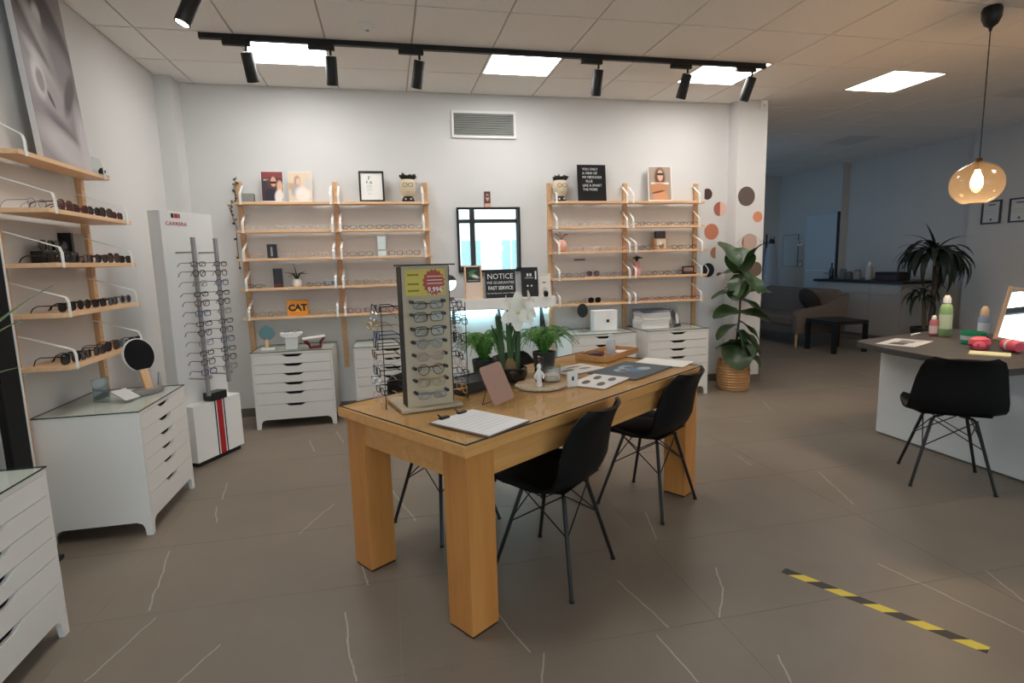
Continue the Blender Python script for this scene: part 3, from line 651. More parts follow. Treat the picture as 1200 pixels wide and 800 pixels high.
for sx in (-1, 1):
    MB().tube([tower_pt_l for tower_pt_l in [(sx*(tw/2+.085), -.07, .012), (sx*(tw/2+.085), -.07, .45)]], .002, 6).build('side_wire', M_black, t)
    for k in range(11):
        c = ('black', 'silver', 'gold', 'blue', 'black', 'tortoise', 'crystal', 'black', 'silver', 'black', 'clear')[(k+(sx > 0)*3) % 11]; z = .42-.040*k
        eyewear('eyeglasses', ('slim', 'square', 'slim')[k % 3], c, 'clear', f'{cname[c]} eyeglasses on the {"wire wing beside the chest" if sx < 0 else "wire wing beside the ferns"} of the beige tower', 'eyeglasses on the wings of the glasses tower',
                tower_pt(sx*(tw/2+.085+.008*(k % 3)), .03+random.uniform(-.006, .006), z), FA+sx*R(90)+R(random.uniform(-8, 8)), wire=.0024)
# ================================================================== ON THE BACK WALL
M_vent = mat('vent_grey', (176, 178, 176), .5); 
t = thing('wall_vent', 'rectangular louvred air vent high on the back wall', 'vent', (.974, YB, 2.56))
MB().box(-.315, .315, -.02, 0, 0, .025).box(-.315, .315, -.02, 0, .226, .251).box(-.315, -.29, -.02, 0, .025, .226).box(.29, .315, -.02, 0, .025, .226).build('frame', M_white2, t, bevel=.003)
MB().box(-.29, .29, -.004, 0, .025, .226).build('duct', mat('duct_dark', (70, 72, 72), .8), t)
sl = MB().cbox((0, 0, 0), (.58, .022, .0025), Matrix.Rotation(R(40), 4, 'X')).mesh('slat', M_vent)
for k in range(12): put('slat', sl, t, (0, -.011, .035+.0165*k))
M_mirror = mat('mirror_glass', (235, 240, 240), .01, 1, vary=0)
t = thing('wall_mirror', 'square black-framed mirror hung on the back wall', 'mirror', (.992, YB, 1.285))
MB().box(-.315, .315, -.028, 0, 0, .022).box(-.315, .315, -.028, 0, .606, .628).box(-.315, -.293, -.028, 0, .022, .606).box(.293, .315, -.028, 0, .022, .606).build('frame', M_black, t, bevel=.002)
MB().box(-.293, .293, -.014, 0, .022, .606).build('mirror_glass', M_mirror, t)
tag(MB().box(-.03, .03, -.012, 0, 0, .15).build('photo_card', picture('small_card_print', (92, 58, 50), [('b', .5, .12, .5, .12, 0, (226, 170, 150), .1), ('e', .5, .62, .28, .22, 0, (206, 160, 140), .3), ('b', .5, .68, .24, .05, 0, (40, 24, 22), .2)]), loc=(.985, YB-.006, 1.913)), 'small brown photo card standing on top of wall mirror', 'photo card')
# console shelf with a cool light strip below
t = thing('console_shelf', 'white console shelf on black brackets below wall mirror', 'shelf', (1.07, YB, 0))
MB().box(-.56, .545, -.20, 0, .925, 1.032).build('board', M_white, t, bevel=.003)
for x in (-.46, .0, .44): MB().box(x-.014, x+.014, -.012, 0, .60, .925).box(x-.014, x+.014, -.19, -.012, .913, .925).cbox((x, -.09, .78), (.02, .014, .30), Matrix.Rotation(R(-32), 4, 'X')).build('bracket', M_black, t)
MB().box(-.52, .50, -.055, -.035, .915, .925).build('light_strip', mat('cool_led_strip', (190, 240, 250), .5, vary=0, emit=34, ecol=(176, 232, 246)), t)
CZ = 1.032; cy = YB-.15
M_paper = mat('white_paper', (238, 236, 232), .7, vary=.01); M_ink = mat('dark_print_ink', (40, 40, 44), .7); M_chalk = mat('chalk_white', (220, 222, 222), .8); M_slate = mat('blackboard', (26, 26, 30), .7)
def stand_pic(name, label, cat, loc, w, h, m, tilt=-8, th=.006, rz=0, group=None):
    """a sheet standing on its lower edge, leaning back"""
    t = thing(name, label, cat, loc, rot=(R(tilt), 0, rz), group=group)
    MB().box(-w/2, w/2, -th, 0, 0, h).build('sheet', m, t); return t
# round table mirror on the console
t = thing('round_mirror', 'small round mirror on wooden base on console shelf', 'mirror', (.56, cy, CZ))
MB().lathe([(.001, 0), (.05, 0), (.05, .02), (.046, .024), (.001, .024)], 20).build('base', mat('walnut_base', (110, 70, 48), .5), t, True)
MB().cyl((0, 0, .024), (0, 0, .09), .006, n=8).build('stem', M_black, t)
n0 = MB(); n0.lathe([(.001, -.006), (.075, -.006), (.08, 0), (.075, .006), (.001, .006)], 28); n0.xf(0, (0, 0, .16), Matrix.Rotation(R(84), 4, 'X')); n0.build('rim', M_black, t, True)
n0 = MB(); n0.lathe([(.001, 0), (.073, 0), (.073, .001), (.001, .001)], 28); n0.xf(0, (0, -.0075, .16), Matrix.Rotation(R(84), 4, 'X')); n0.build('mirror_glass', M_mirror, t)
t = thing('wooden_sign', 'wood-framed chalk sign with a printed lower panel on console shelf', 'sign', (.80, cy, CZ), rot=(R(-6), 0, R(3)))
MB().box(-.085, .085, -.02, 0, 0, .014).box(-.085, .085, -.02, 0, .306, .32).box(-.085, -.07, -.02, 0, .014, .306).box(.07, .085, -.02, 0, .014, .306).build('frame', M_birch, t, bevel=.002)
MB().box(-.07, .07, -.012, -.006, .16, .306).build('blackboard', picture('chalk_leaf_print', (34, 32, 28), [('e', .45, .7, .32, .08, 15, (60, 110, 60), .6), ('e', .6, .4, .3, .1, -20, (210, 220, 200), .8), ('e', .4, .5, .2, .08, 30, (90, 140, 70), .6), ('b', .5, .12, .4, .03, 0, (150, 150, 140), .3)]), t)
MB().box(-.07, .07, -.012, -.006, .014, .158).build('panel', mat('pale_blush_panel', (222, 200, 186), .6), t)
t = thing('notice_sign', 'black NOTICE sign with white lettering on console shelf', 'sign', (1.065, cy-.005, CZ), rot=(R(-6), 0, 0))
MB().box(-.15, .15, -.012, 0, 0, .265).build('board', M_slate, t, bevel=.002)
text('NOTICE', .075, M_chalk, t, (0, -.0125, .208), sx=.95); text('WE GUARANTEE', .036, M_chalk, t, (0, -.0125, .148)); text('FAST SERVICE', .048, M_chalk, t, (0, -.0125, .096), bold=.001, sx=.85); text('NO MATTER HOW LONG IT TAKES', .017, M_chalk, t, (0, -.0125, .045))
t = thing('black_sign', 'upright black sign with small white marks on console shelf', 'sign', (1.365, cy+.02, CZ), rot=(R(-5), 0, 0))
MB().box(-.085, .085, -.012, 0, 0, .29).build('board', M_slate, t, bevel=.002)
for x0, x1, z0, z1 in ((-.03, -.01, .20, .23), (0, .02, .20, .23), (-.05, .04, .182, .187), (.055, .07, .17, .25), (-.03, -.015, .10, .115), (.01, .025, .10, .115)): MB().box(x0, x1, -.0125, -.012, z0, z1).build('white_mark', M_chalk, t)
t = stand_pic('small_poster', 'small pale printed card on console shelf beside black sign', 'card', (1.525, cy+.03, CZ), .125, .225, picture('pale_card_print', (228, 222, 214), [('e', .45, .6, .16, .03, 0, (90, 84, 80), .4), ('e', .5, .28, .2, .12, 0, (200, 190, 180), .6), ('b', .5, .93, .4, .01, 0, (150, 140, 132), .3)]))
t = thing('succulent_pot', 'tiny black pot of succulent on console shelf', 'potted plant', (1.51, cy-.05, CZ))
MB().lathe([(.02, 0), (.028, .04), (.024, .04), (.02, .03), (.001, .03)], 14).build('pot', M_blackp, t, True)
M_succ = mat('dark_succulent', (40, 56, 38), .6, vary=.3, scale=60)
sm = MB()
for k in range(12): a = k*2.4; r = .004+.0014*k; sm.lathe([(.001, 0), (.007, .006), (.006, .018), (.001, .026)], 6, (r*math.cos(a), r*math.sin(a), .032), cap=False)
sm.build('leaves', M_succ, t, True)
# wall decals
def disc(r, a0=0, a1=360, n=40): return [(r*math.cos(R(a0+(a1-a0)*k/n)), r*math.sin(R(a0+(a1-a0)*k/n))) for k in range(n if a1-a0 == 360 else n+1)]
def decal(label, x, z, y, parts):
    t = thing('wall_decal', label, 'wall decal', (x, y, z), group='round wall decals')
    for poly, c, k in parts: MB().prism(poly, -.002-.0012*k, -.0006 if not k else -.002, 'Y').build('disc', mat('decal_%d_%d_%d' % c, c, .6, vary=.02), t)
yw = YB; yp = 5.365
decal('dark plum decal with a cut edge beside the shelf unit', 3.37, 2.04, yw, [(disc(.058, -125, 125), (66, 44, 46), 0)])
decal('decal half brown and half pale peach', 3.525, 1.885, yw, [(disc(.075, 90, 270), (168, 100, 82), 0), (disc(.075, -90, 90), (240, 196, 176), 0)])
decal('plain terracotta decal next to shelf unit', 3.43, 1.645, yw, [(disc(.085), (192, 122, 92), 0)])
decal('light brown half-disc decal above fig leaves', 3.485, 1.42, yw, [(disc(.062, 90, 270), (176, 120, 88), 0)])
decal('black decal with white curve beside shelf end', 3.40, 1.235, yw, [(disc(.075), (24, 22, 24), 0), ([(-.035+.03*math.sin(k*.35), -.06+.012*k) for k in range(11)]+[(-.02+.03*math.sin(k*.35), -.06+.012*k) for k in range(10, -1, -1)], (236, 232, 226), 1)])
decal('large dark taupe decal on the pillar', 3.726, 1.998, yp, [(disc(.1), (96, 82, 74), 0)])
decal('small coral decal near the pillar edge', 3.868, 1.786, yp, [(disc(.056), (216, 140, 110), 0)])
lid = [(-.15+.3*k/20, .088*math.sin(math.pi*k/20)) for k in range(21)]; eye = lid+[(x, z-.005) for x, z in reversed(lid)]
decal('greyish pink decal framed by a drawn eye outline', 3.78, 1.52, yp, [(disc(.092), (192, 166, 152), 0), (disc(.092, 140, 220), (150, 100, 80), 1), (eye, (170, 164, 160), 1), ([(x, -z) for x, z in eye], (170, 164, 160), 1)])
decal('olive brown decal behind the fig leaves', 3.862, 1.235, yp, [(disc(.08), (108, 92, 78), 0)])
t = thing('motion_sensor', 'small white motion sensor at the top of pillar', 'sensor', (3.868, 5.365, 2.87)); MB().box(-.035, .035, -.045, 0, 0, .09).build('housing', M_white2, t, bevel=.012); MB().box(-.02, .02, -.048, -.045, .012, .045).build('lens_window', mat('sensor_lens', (200, 200, 198), .3), t)
# ================================================================== ON THE BACK-WALL UNITS
def sh(lv): return SH[lv]+.011
ys = YB-.08
pm1 = picture('portrait_print_sunglasses', (70, 40, 38), [('b', .5, .9, .5, .12, 0, (140, 60, 60), .5), ('b', .25, .72, .15, .03, 0, (232, 222, 210), .2), ('e', .3, .55, .25, .2, 0, (60, 50, 60), .6), ('e', .55, .62, .26, .22, 0, (96, 48, 36), .4), ('e', .56, .66, .13, .17, 0, (222, 170, 150), .3), ('b', .55, .63, .14, .04, 0, (46, 20, 18), .2), ('e', .85, .5, .14, .2, 0, (226, 176, 150), .5), ('e', .42, .16, .3, .26, 15, (34, 34, 52), .3), ('e', .8, .15, .2, .25, -20, (238, 230, 224), .4)])
pm2 = picture('portrait_print_pale', (226, 206, 180), [('b', .2, .5, .25, .12, 0, (206, 168, 120), .6), ('e', .38, .68, .14, .2, 0, (190, 150, 126), .4), ('e', .42, .66, .09, .13, 0, (228, 192, 172), .4), ('e', .3, .35, .2, .2, 0, (176, 168, 176), .6), ('e', .6, .22, .34, .26, -10, (244, 232, 222), .5), ('e', .85, .6, .12, .2, 0, (210, 206, 200), .8)])
pm3 = picture('portrait_print_warm', (168, 150, 134), [('e', .5, .68, .24, .3, 0, (100, 62, 44), .4), ('e', .52, .74, .13, .17, 0, (220, 172, 144), .3), ('b', .52, .78, .14, .035, 0, (40, 26, 24), .2), ('b', .5, .5, .4, .03, 0, (240, 232, 224), .2), ('e', .45, .36, .4, .16, 0, (200, 136, 92), .4), ('e', .5, .1, .36, .16, 0, (216, 150, 110), .4), ('e', .4, .24, .3, .03, 8, (110, 64, 48), .4)])
for x, w, m, lab in ((-.962, .185, pm1, 'photo card of a person in dark sunglasses'), (-.728, .20, pm2, 'pale photo card of a person, next to a darker one')):
    t = stand_pic('photo_card', lab+' on shelf top', 'photo card', (x, ys-.02, sh(0)), w, .272, mat('white_card_board', (240, 238, 236), .5, vary=.01), -7); MB().box(-w/2+.004, w/2-.004, -.0075, -.006, .012, .268).build('print', m, t)
t = stand_pic('photo_card', 'warm-toned photo card standing on shelf beside letter board', 'photo card', (2.775, ys-.02, sh(0)), .262, .355, mat('white_card_board', (240, 238, 236), .5, vary=.01), -6); MB().box(-.122, .122, -.0075, -.006, .014, .348).build('print', pm3, t)
t = thing('eye_chart', 'small black-framed eye chart on top of shelf unit', 'framed print', (-.105, ys-.02, sh(0)), rot=(R(-7), 0, 0))
MB().box(-.112, .112, -.018, 0, 0, .016).box(-.112, .112, -.018, 0, .264, .28).box(-.112, -.096, -.018, 0, .016, .264).box(.096, .112, -.018, 0, .016, .264).build('frame', M_blackp, t, bevel=.001)
MB().box(-.096, .096, -.008, -.002, .016, .264).build('sheet', M_paper, t)
for s_, sz, z in (('F', .05, .215), ('F A', .04, .176), ('L P E D', .014, .145), ('P E C F D', .010, .125), ('E D F C Z P', .010, .105), ('F E L O P', .009, .075)): text(s_, sz, M_ink, t, (-.02, -.0085, z))
t = thing('letter_board', 'black letter board with white words on top of shelf unit', 'letter board', (2.035, ys-.02, sh(0)), rot=(R(-6), 0, 0))
MB().box(-.148, .148, -.015, 0, 0, .36).build('board', mat('black_felt', (14, 13, 15), .9, vary=.2, scale=200), t, bevel=.002)
for k, s_ in enumerate(('YOU ONLY', 'A VIEW OF', 'MY METHODS', '    PLUS', 'LIKE A SMART', 'THE MORE')): text(s_, .034, M_chalk, t, (-.10, -.0155, .315-.04*k), align='LEFT', sx=.95)
def face_pot(x, label):
    t = thing('face_planter', label, 'planter', (x, ys-.02, sh(0)), group='face-shaped planters')
    MB().lathe([(.001, .045), (.045, .05), (.066, .085), (.072, .13), (.068, .175), (.062, .2), (.056, .2), (.06, .17), (.001, .165)], 24).build('pot', mat('cream_ceramic', (222, 206, 176), .35, vary=.08, scale=20), t, True)
    MB().lathe([(.055, 0), (.06, .012), (.05, .035), (.04, .05), (.001, .05)], 18).build('feet', M_blackp, t, True)
    MB().lathe([(.001, 0), (.008, .004), (.010, .012), (.001, .018)], 8, (-.024, -.052, .012), cap=False).lathe([(.001, 0), (.008, .004), (.010, .012), (.001, .018)], 8, (.024, -.052, .012), cap=False).build('toe_dots', M_white2, t, True)
    P = [ring(s*.026, .148, .02, .017, 3, 14, -.072) for s in (-1, 1)]; g = MB()
    for p in P: g.tube(p, .0022, 5, closed=True)
    g.tube([(-.006, -.073, .152), (.006, -.073, .152)], .0022, 5); g.build('painted_glasses', mat('pot_paint_dark', (90, 74, 66), .5), t)
    MB().tube([(-.012, -.069, .085), (0, -.070, .081), (.014, -.069, .086)], .002, 5).build('painted_mouth', mat('pot_paint_rose', (170, 110, 96), .5), t)
    MB().lathe([(.001, 0), (.006, .003), (.004, .02), (.001, .03)], 8, (0, -.071, .105), cap=False).build('nose', mat('cream_ceramic', (222, 206, 176), .35), t, True)
    h = MB(); rnd = random.Random(int(x*100))
    for k in range(46):
        a = rnd.uniform(0, 6.28); r = .06*math.sqrt(rnd.random()); tip = Vector((math.cos(a)*(r+.03), math.sin(a)*(r+.03), .235+rnd.uniform(0, .04)-r*.5))
        h.tube([(math.cos(a)*r*.7, math.sin(a)*r*.7, .185), ((math.cos(a)*r+tip.x)/2, (math.sin(a)*r+tip.y)/2, .23), tip], [.006, .012, .003], 5)
    h.build('hair_plant', mat('dark_hair_plant', (36, 38, 34), .7, vary=.3, scale=50), t)
face_pot(.22, 'cream face planter with dark hair plant beside eye chart'); face_pot(1.70, 'cream face planter with dark hair plant beside letter board')
tag(MB().box(-.055, .055, -.04, .04, 0, .075).build('small_box', mat('grey_card', (140, 142, 140), .6), bevel=.002, loc=(-1.175, ys-.005, sh(0))), 'small grey box on shelf top beside trailing vine', 'box')
# trailing vine over the unit end
t = thing('trailing_vine', 'thin dried vine garland trailing down the shelf end', 'garland', (-1.268, YB-.03, 2.17))
vp = [(.0, -.028, .0), (-.012, -.028, -.08), (-.012, -.03, -.2), (-.02, -.16, -.235), (-.03, -.16, -.30), (-.028, -.03, -.42), (-.034, -.03, -.6), (-.03, -.03, -.8)]
MB().tube(vp, .0035, 6).build('stem', mat('vine_stem', (120, 92, 62), .8), t)
lm = [MB().add([(0, 0, 0), (.012, -.004, .016), (0, -.006, .034), (-.012, -.004, .016)], [(0, 1, 2, 3)]).mesh('leaf', mat('dry_vine_leaf_%d' % k, c, .8, vary=.2)) for k, c in enumerate(((96, 84, 58), (150, 134, 112), (70, 62, 44)))]
for k in range(30):
    a = k/29*(len(vp)-1); i = min(int(a), len(vp)-2); p = Vector(vp[i]).lerp(Vector(vp[i+1]), a-i); put('leaf', lm[k % 3], t, p, rot=(random.uniform(-.6, .6), random.uniform(-2.5, 2.5), random.uniform(-1, 1)))
def printed_box(name, label, cat, loc, w, d, h, c, rz=0, extra=None, bevel=.002):
    t = thing(name, label, cat, loc, rz); MB().box(-w/2, w/2, -d/2, d/2, 0, h).build('box', mat('box_%d_%d_%d' % c, c, .4), t, bevel=bevel)
    if extra:
        for (x0, x1, z0, z1, cc) in extra: MB().box(x0, x1, -d/2-.001, -d/2, z0, z1).build('print', mat('boxprint_%d_%d_%d' % cc, cc, .5, vary=.02), t)
    return t
printed_box('eyewear_carton', 'upright black carton with pale figure on the third shelf', 'carton', (-1.005, ys-.03, sh(2)), .082, .05, .125, (18, 18, 20), R(8), [(-.012, .004, .02, .10, (150, 150, 150))])
printed_box('eyewear_carton', 'upright black carton with red print beside the spiky plant', 'carton', (-.975, ys-.03, sh(3)), .078, .05, .17, (16, 15, 17), R(10), [(-.034, .034, .012, .03, (120, 30, 34))])
t = thing('air_plant', 'spiky air plant in white pot on the fourth shelf', 'potted plant', (-.815, ys-.03, sh(3)))
MB().lathe([(.03, 0), (.042, .02), (.044, .045), (.032, .07), (.026, .07), (.03, .05), (.001, .045)], 18).build('pot', M_white2, t, True)
for k in range(8):
    a = k*.785; L = .11; MB().tube([(0, 0, .06), (.3*L*math.cos(a), .3*L*math.sin(a)*.5, .12), (.95*L*math.cos(a), .6*L*math.sin(a)*.5, .115+.03*math.sin(k*2.2))], [.006, .005, .001], 5).build('leaf', M_succ, t)
MB().tube([(0, 0, .06), (-.005, 0, .14), (-.02, 0, .215)], [.006, .005, .001], 5).build('leaf', M_succ, t)
t = thing('acrylic_block', 'clear acrylic block lettered dark on the fourth shelf', 'display block', (-.535, ys-.04, sh(3))); MB().box(-.05, .05, -.025, .025, 0, .05).build('block', M_clear, t); MB().box(-.046, .046, .0, .006, .006, .044).build('plate', mat('dark_plate', (60, 56, 56), .5), t); text('ICE', .03, M_chalk, t, (0, -.001, .026))
t = thing('acrylic_stand', 'tall clear display with white card above the tower', 'display block', (-.045, ys-.04, sh(2))); MB().box(-.042, .042, -.02, .02, 0, .185).build('block', M_clear, t); MB().box(-.034, .034, -.002, .002, .06, .18).build('card', M_paper, t); MB().box(-.036, .036, -.006, .014, 0.001, .045).build('foot', M_white2, t)
t = thing('cat_sign', 'orange block sign with black letters CAT on lowest shelf', 'sign', (-.822, ys-.06, sh(4)), R(4)); MB().box(-.09, .09, -.02, .02, 0, .138).build('block', mat('orange_sign', (232, 150, 40), .5), t, bevel=.008); text('CAT', .08, M_ink, t, (0, -.0205, .068), bold=.004)
MB().prism([(-.026, .036), (.026, .036), (0, .066)], -.0216, -.021, 'Y').build('triangle_mark', mat('orange_mark', (240, 190, 60), .5), t)
# pink vase with dried flowers, photo cube, pink figurine, brown case
t = thing('pink_vase', 'blush pink round vase with dried flowers on third shelf', 'vase', (1.705, ys-.03, sh(2)))
MB().lathe([(.025, 0), (.05, .02), (.058, .055), (.05, .09), (.03, .11), (.022, .12), (.018, .118), (.026, .1), (.001, .09)], 20).build('vase', mat('blush_ceramic', (222, 170, 154), .5), t, True)
for k in range(7):
    a = k*.9; MB().tube([(0, 0, .1), (.02*math.cos(a), .01*math.sin(a), .15), (.07*math.cos(a), .025*math.sin(a), .175+.01*(k % 3))], [.0015, .0015, .004], 5).build('dried_stem', mat('dried_flower', (132, 96, 84), .9), t)
t = thing('photo_cube', 'tan photo cube with dark top on the third shelf', 'photo cube', (2.765, ys-.04, sh(2))); MB().box(-.072, .072, -.03, .03, 0, .115).build('cube', mat('kraft_tan', (170, 130, 92), .6), t, bevel=.003); MB().box(-.05, .055, -.0315, -.03, .01, .105).build('print', picture('cube_print', (200, 190, 176), [('e', .5, .3, .3, .3, 0, (120, 96, 74), .6), ('e', .4, .6, .2, .2, 0, (226, 210, 190), .4)]), t); MB().box(-.055, .055, -.02, .02, .115, .19).build('dark_case', mat('dark_case', (36, 32, 34), .5), t, bevel=.004)
t = thing('pink_planter', 'pink bottle-shaped planter with dark sprig on fourth shelf', 'planter', (2.515, ys-.03, sh(3)))
MB().lathe([(.03, 0), (.042, .015), (.046, .05), (.034, .085), (.03, .12), (.036, .145), (.028, .145), (.001, .13)], 18).build('planter', mat('pink_glass_ceramic', (222, 164, 162), .3), t, True)
for k in range(14):
    a = k*2.4; MB().tube([(0, 0, .135), (.02*math.cos(a), .02*math.sin(a), .19), ((.03+.02*(k % 3))*math.cos(a), .04*math.sin(a), .17+.012*(k % 4))], [.003, .009, .002], 5).build('leaf', M_succ, t)
t = thing('brown_case', 'open dark brown glasses case at shelf end by wall decals', 'case', (3.10, ys-.05, sh(3)), R(-6)); MB().box(-.065, .065, -.035, .035, 0, .02).build('base', mat('dark_brown_leather', (54, 30, 24), .5), t, bevel=.004); MB().box(-.065, .065, .02, .035, .02, .085).build('lid', mat('dark_brown_leather', (54, 30, 24), .5), t, bevel=.004); MB().box(-.05, .05, .0185, .02, .03, .07).build('lining', mat('pale_lining', (190, 160, 150), .7), t)
tag(MB().box(-.06, .06, -.006, .0, 0, .014).build('shelf_label', mat('brown_label', (96, 70, 60), .6), loc=(1.93, YB-.001, 1.375)), 'narrow brown name strip on wall above riser', 'label strip')
# ================================================================== ON THE CHESTS
cyb = YB-.022-DD/2
def hand_mirror(label, loc, rz, hr, back, handle, basem, scale=1, flat=False):
    t = thing('table_mirror', label, 'mirror', loc, rz)
    MB().lathe([(.001, 0), (.075*scale, 0), (.08*scale, .01), (.075*scale, .022), (.001, .022)], 26, sy=.62).build('base', basem, t, True)
    MB().cbox((0, .01, .022+.045*scale), (.034*scale, .016, .09*scale), Matrix.Rotation(R(-10), 4, 'X')).build('handle', handle, t, bevel=.004)
    rot = Matrix.Rotation(R(80), 4, 'X'); zc = .022+.09*scale+hr*.86
    n = MB(); n.lathe([(.001, -.006), (hr-.004, -.006), (hr, 0), (hr-.004, .006), (.001, .006)], 32); n.xf(0, (0, .028, zc), rot); n.build('head', back, t, True)
    n = MB(); n.lathe([(.001, 0), (hr-.006, 0), (hr-.006, .0012), (.001, .0012)], 32); n.xf(0, (0, .028-.008, zc), rot); n.build('mirror_glass', M_mirror if not flat else mat('teal_grey_face', (104, 140, 146), .25, .3), t)
    return t
hand_mirror('round teal mirror with wooden handle on chest under CAT sign', (-1.06, cyb-.12, CT), 0, .065, mat('teal_rim', (110, 140, 146), .4), M_birchz, M_white2, .8, True)
t = thing('paddle_mirror', 'black paddle mirror with wooden handle on grey oval base', 'mirror', (-1.42, 3.60, CT), R(62))
MB().lathe([(.001, 0), (.098, 0), (.105, .012), (.098, .028), (.001, .028)], 28, sy=.55).build('base', mat('grey_felt_stone', (138, 134, 132), .7), t, True)
MB().cbox((0, .0, .082), (.05, .02, .115), Matrix.Rotation(R(-14), 4, 'X')).build('handle', M_birchz, t, bevel=.005)
for nm, r_, dy, m, th in (('head', .098, .0, M_white2, .012), ('mirror_glass', .094, -.0075, mat('dark_mirror_face', (26, 26, 30), .12, .2), .002)):
    n = MB(); n.prism(disc(r_, -64, 244, 36), -th/2, th/2, 'Y'); n.xf(0, (0, .034+dy, .225), Matrix.Rotation(R(-12), 4, 'X')); n.build(nm, m, t)
t = thing('acrylic_holder', 'bent clear acrylic photo holder beside the paddle mirror', 'photo holder', (-1.60, 3.47, CT), R(70))
MB().box(-.055, .055, -.003, .0, 0, .13).box(-.055, .055, -.08, -.003, 0, .004).build('holder', M_clear, t); MB().box(-.05, .05, -.0015, .002, .006, .125).build('print', picture('grey_landscape_print', (150, 160, 164), [('e', .4, .8, .5, .2, 0, (190, 200, 204), .6), ('b', .5, .15, .5, .16, 12, (96, 104, 106), .4), ('b', .5, .42, .5, .05, -14, (110, 122, 126), .4)]), t)
n = MB(); n.box(-.05, .05, -.05, .05, 0, .006); n.xf(0, (.01, -.14, .03), Matrix.Rotation(R(28), 4, 'X')); n.build('tray_flap', mat('silver_card', (196, 194, 194), .4), t)
tag(MB().cyl((0, 0, 0), (0, 0, .10), .014, .004, 12).build('silver_cone', M_chrome, smooth=True, loc=(-1.40, 3.735, CT)), 'slim silver cone stand at the corner of the chest', 'stand')
t = thing('display_mushroom', 'white ribbed T-shaped glasses display on chest under CAT sign', 'display block', (-.855, cyb-.12, CT)); MB().box(-.05, .05, -.03, .03, 0, .10).build('stem', M_white2, t, bevel=.003); MB().prism([(-.085, .125), (-.045, .10), (.045, .10), (.085, .125), (.09, .145), (-.09, .145)], -.045, .045, 'Y').build('cap', M_white2, t, bevel=.004)
for k in range(7): MB().box(-.046+.0135*k, -.040+.0135*k, -.033, -.03, .002, .098).build('rib', M_white2, t)
eyewear('eyeglasses', 'slim', 'silver', 'clear', 'thin silver eyeglasses lying on the white T-shaped display', None, (-.855, cyb-.15, CT+.145), R(5))
t = thing('display_cradle', 'white tray on a dark red stand beside T-shaped display', 'display block', (-.665, cyb-.13, CT), R(12)); MB().prism([(-.05, 0), (.05, 0), (.055, .016), (.055, .05), (.09, .09), (.075, .09), (.038, .055), (.038, .018), (-.04, .018), (-.04, .05), (-.09, .05), (-.09, .068), (-.055, .068), (-.055, .016)], -.03, .03, 'Y').build('red_stand', mat('dark_red_gloss', (120, 24, 34), .3), t); n = MB(); n.box(-.1, .09, -.05, .05, .0, .012); n.xf(0, (0, 0, .088), Matrix.Rotation(R(-5), 4, 'Y')); n.build('tray', M_white2, t, bevel=.003)
# right-hand chests
t = thing('desk_mirror', 'round black mirror on thin stem on chest with white box', 'mirror', (1.86, cyb-.02, CT)); MB().lathe([(.001, 0), (.045, 0), (.045, .006), (.001, .008)], 20).build('base', M_chrome, t, True); MB().cyl((0, 0, .006), (0, 0, .16), .003, n=8).build('stem', M_chrome, t)
n = MB(); n.lathe([(.001, -.005), (.052, -.005), (.056, 0), (.052, .005), (.001, .005)], 26, sy=1.25); n.xf(0, (0, 0, .21), Matrix.Rotation(R(85), 4, 'X')); n.build('head', M_blackp, t, True)
printed_box('white_carton', 'plain white carton with small dark emblem on chest', 'carton', (2.09, cyb+.0, CT), .245, .12, .205, (238, 238, 238), R(0), None, .006)
t = thing('emblem_plate', 'small dark emblem plate on the plain white carton', 'emblem', (2.11, cyb-.0605, CT+.085)); MB().lathe([(.001, 0), (.014, 0), (.017, .012), (.012, .03), (.001, .03)], 10, sy=.05).build('badge', M_ink, t)
M_fold = mat('white_folder', (232, 231, 230), .5, vary=.02)
for k in range(6):
    tag(MB().box(-.15, .15, -.11, .11, 0, .0283).build('white_folder', M_fold, bevel=.007, loc=(2.60+random.uniform(-.012, .012), cyb-.02+random.uniform(-.008, .008), CT+.0285*k), rz=R(random.uniform(-1.5, 1.5))), 'white folder in the stack under the blue brochures', 'folder', 'stacked white folders')
for k, (c, rz, lab) in enumerate((((40, 66, 104), 8, 'dark blue brochure on the folder stack'), ((190, 196, 204), -6, 'pale grey brochure on the folder stack'), ((52, 58, 70), 3, 'slate brochure on top of the folder stack'))):
    tag(MB().box(-.165, .15, -.12, .115, 0, .007).build('brochure', mat('brochure_%d' % k, c, .3, vary=.2, scale=14), loc=(2.60, cyb-.02, CT+.171+.0075*k), rz=R(rz)), lab, 'brochure')
t = stand_pic('magazine', 'black and white magazine leaning against folder stack', 'magazine', (2.865, cyb-.06, CT), .15, .21, picture('magazine_print', (120, 118, 124), [('e', .3, .6, .25, .3, 20, (40, 38, 46), .5), ('e', .65, .4, .2, .3, -30, (226, 222, 224), .5), ('b', .5, .1, .4, .06, 0, (30, 30, 36), .3)]), -14, .01, R(35))
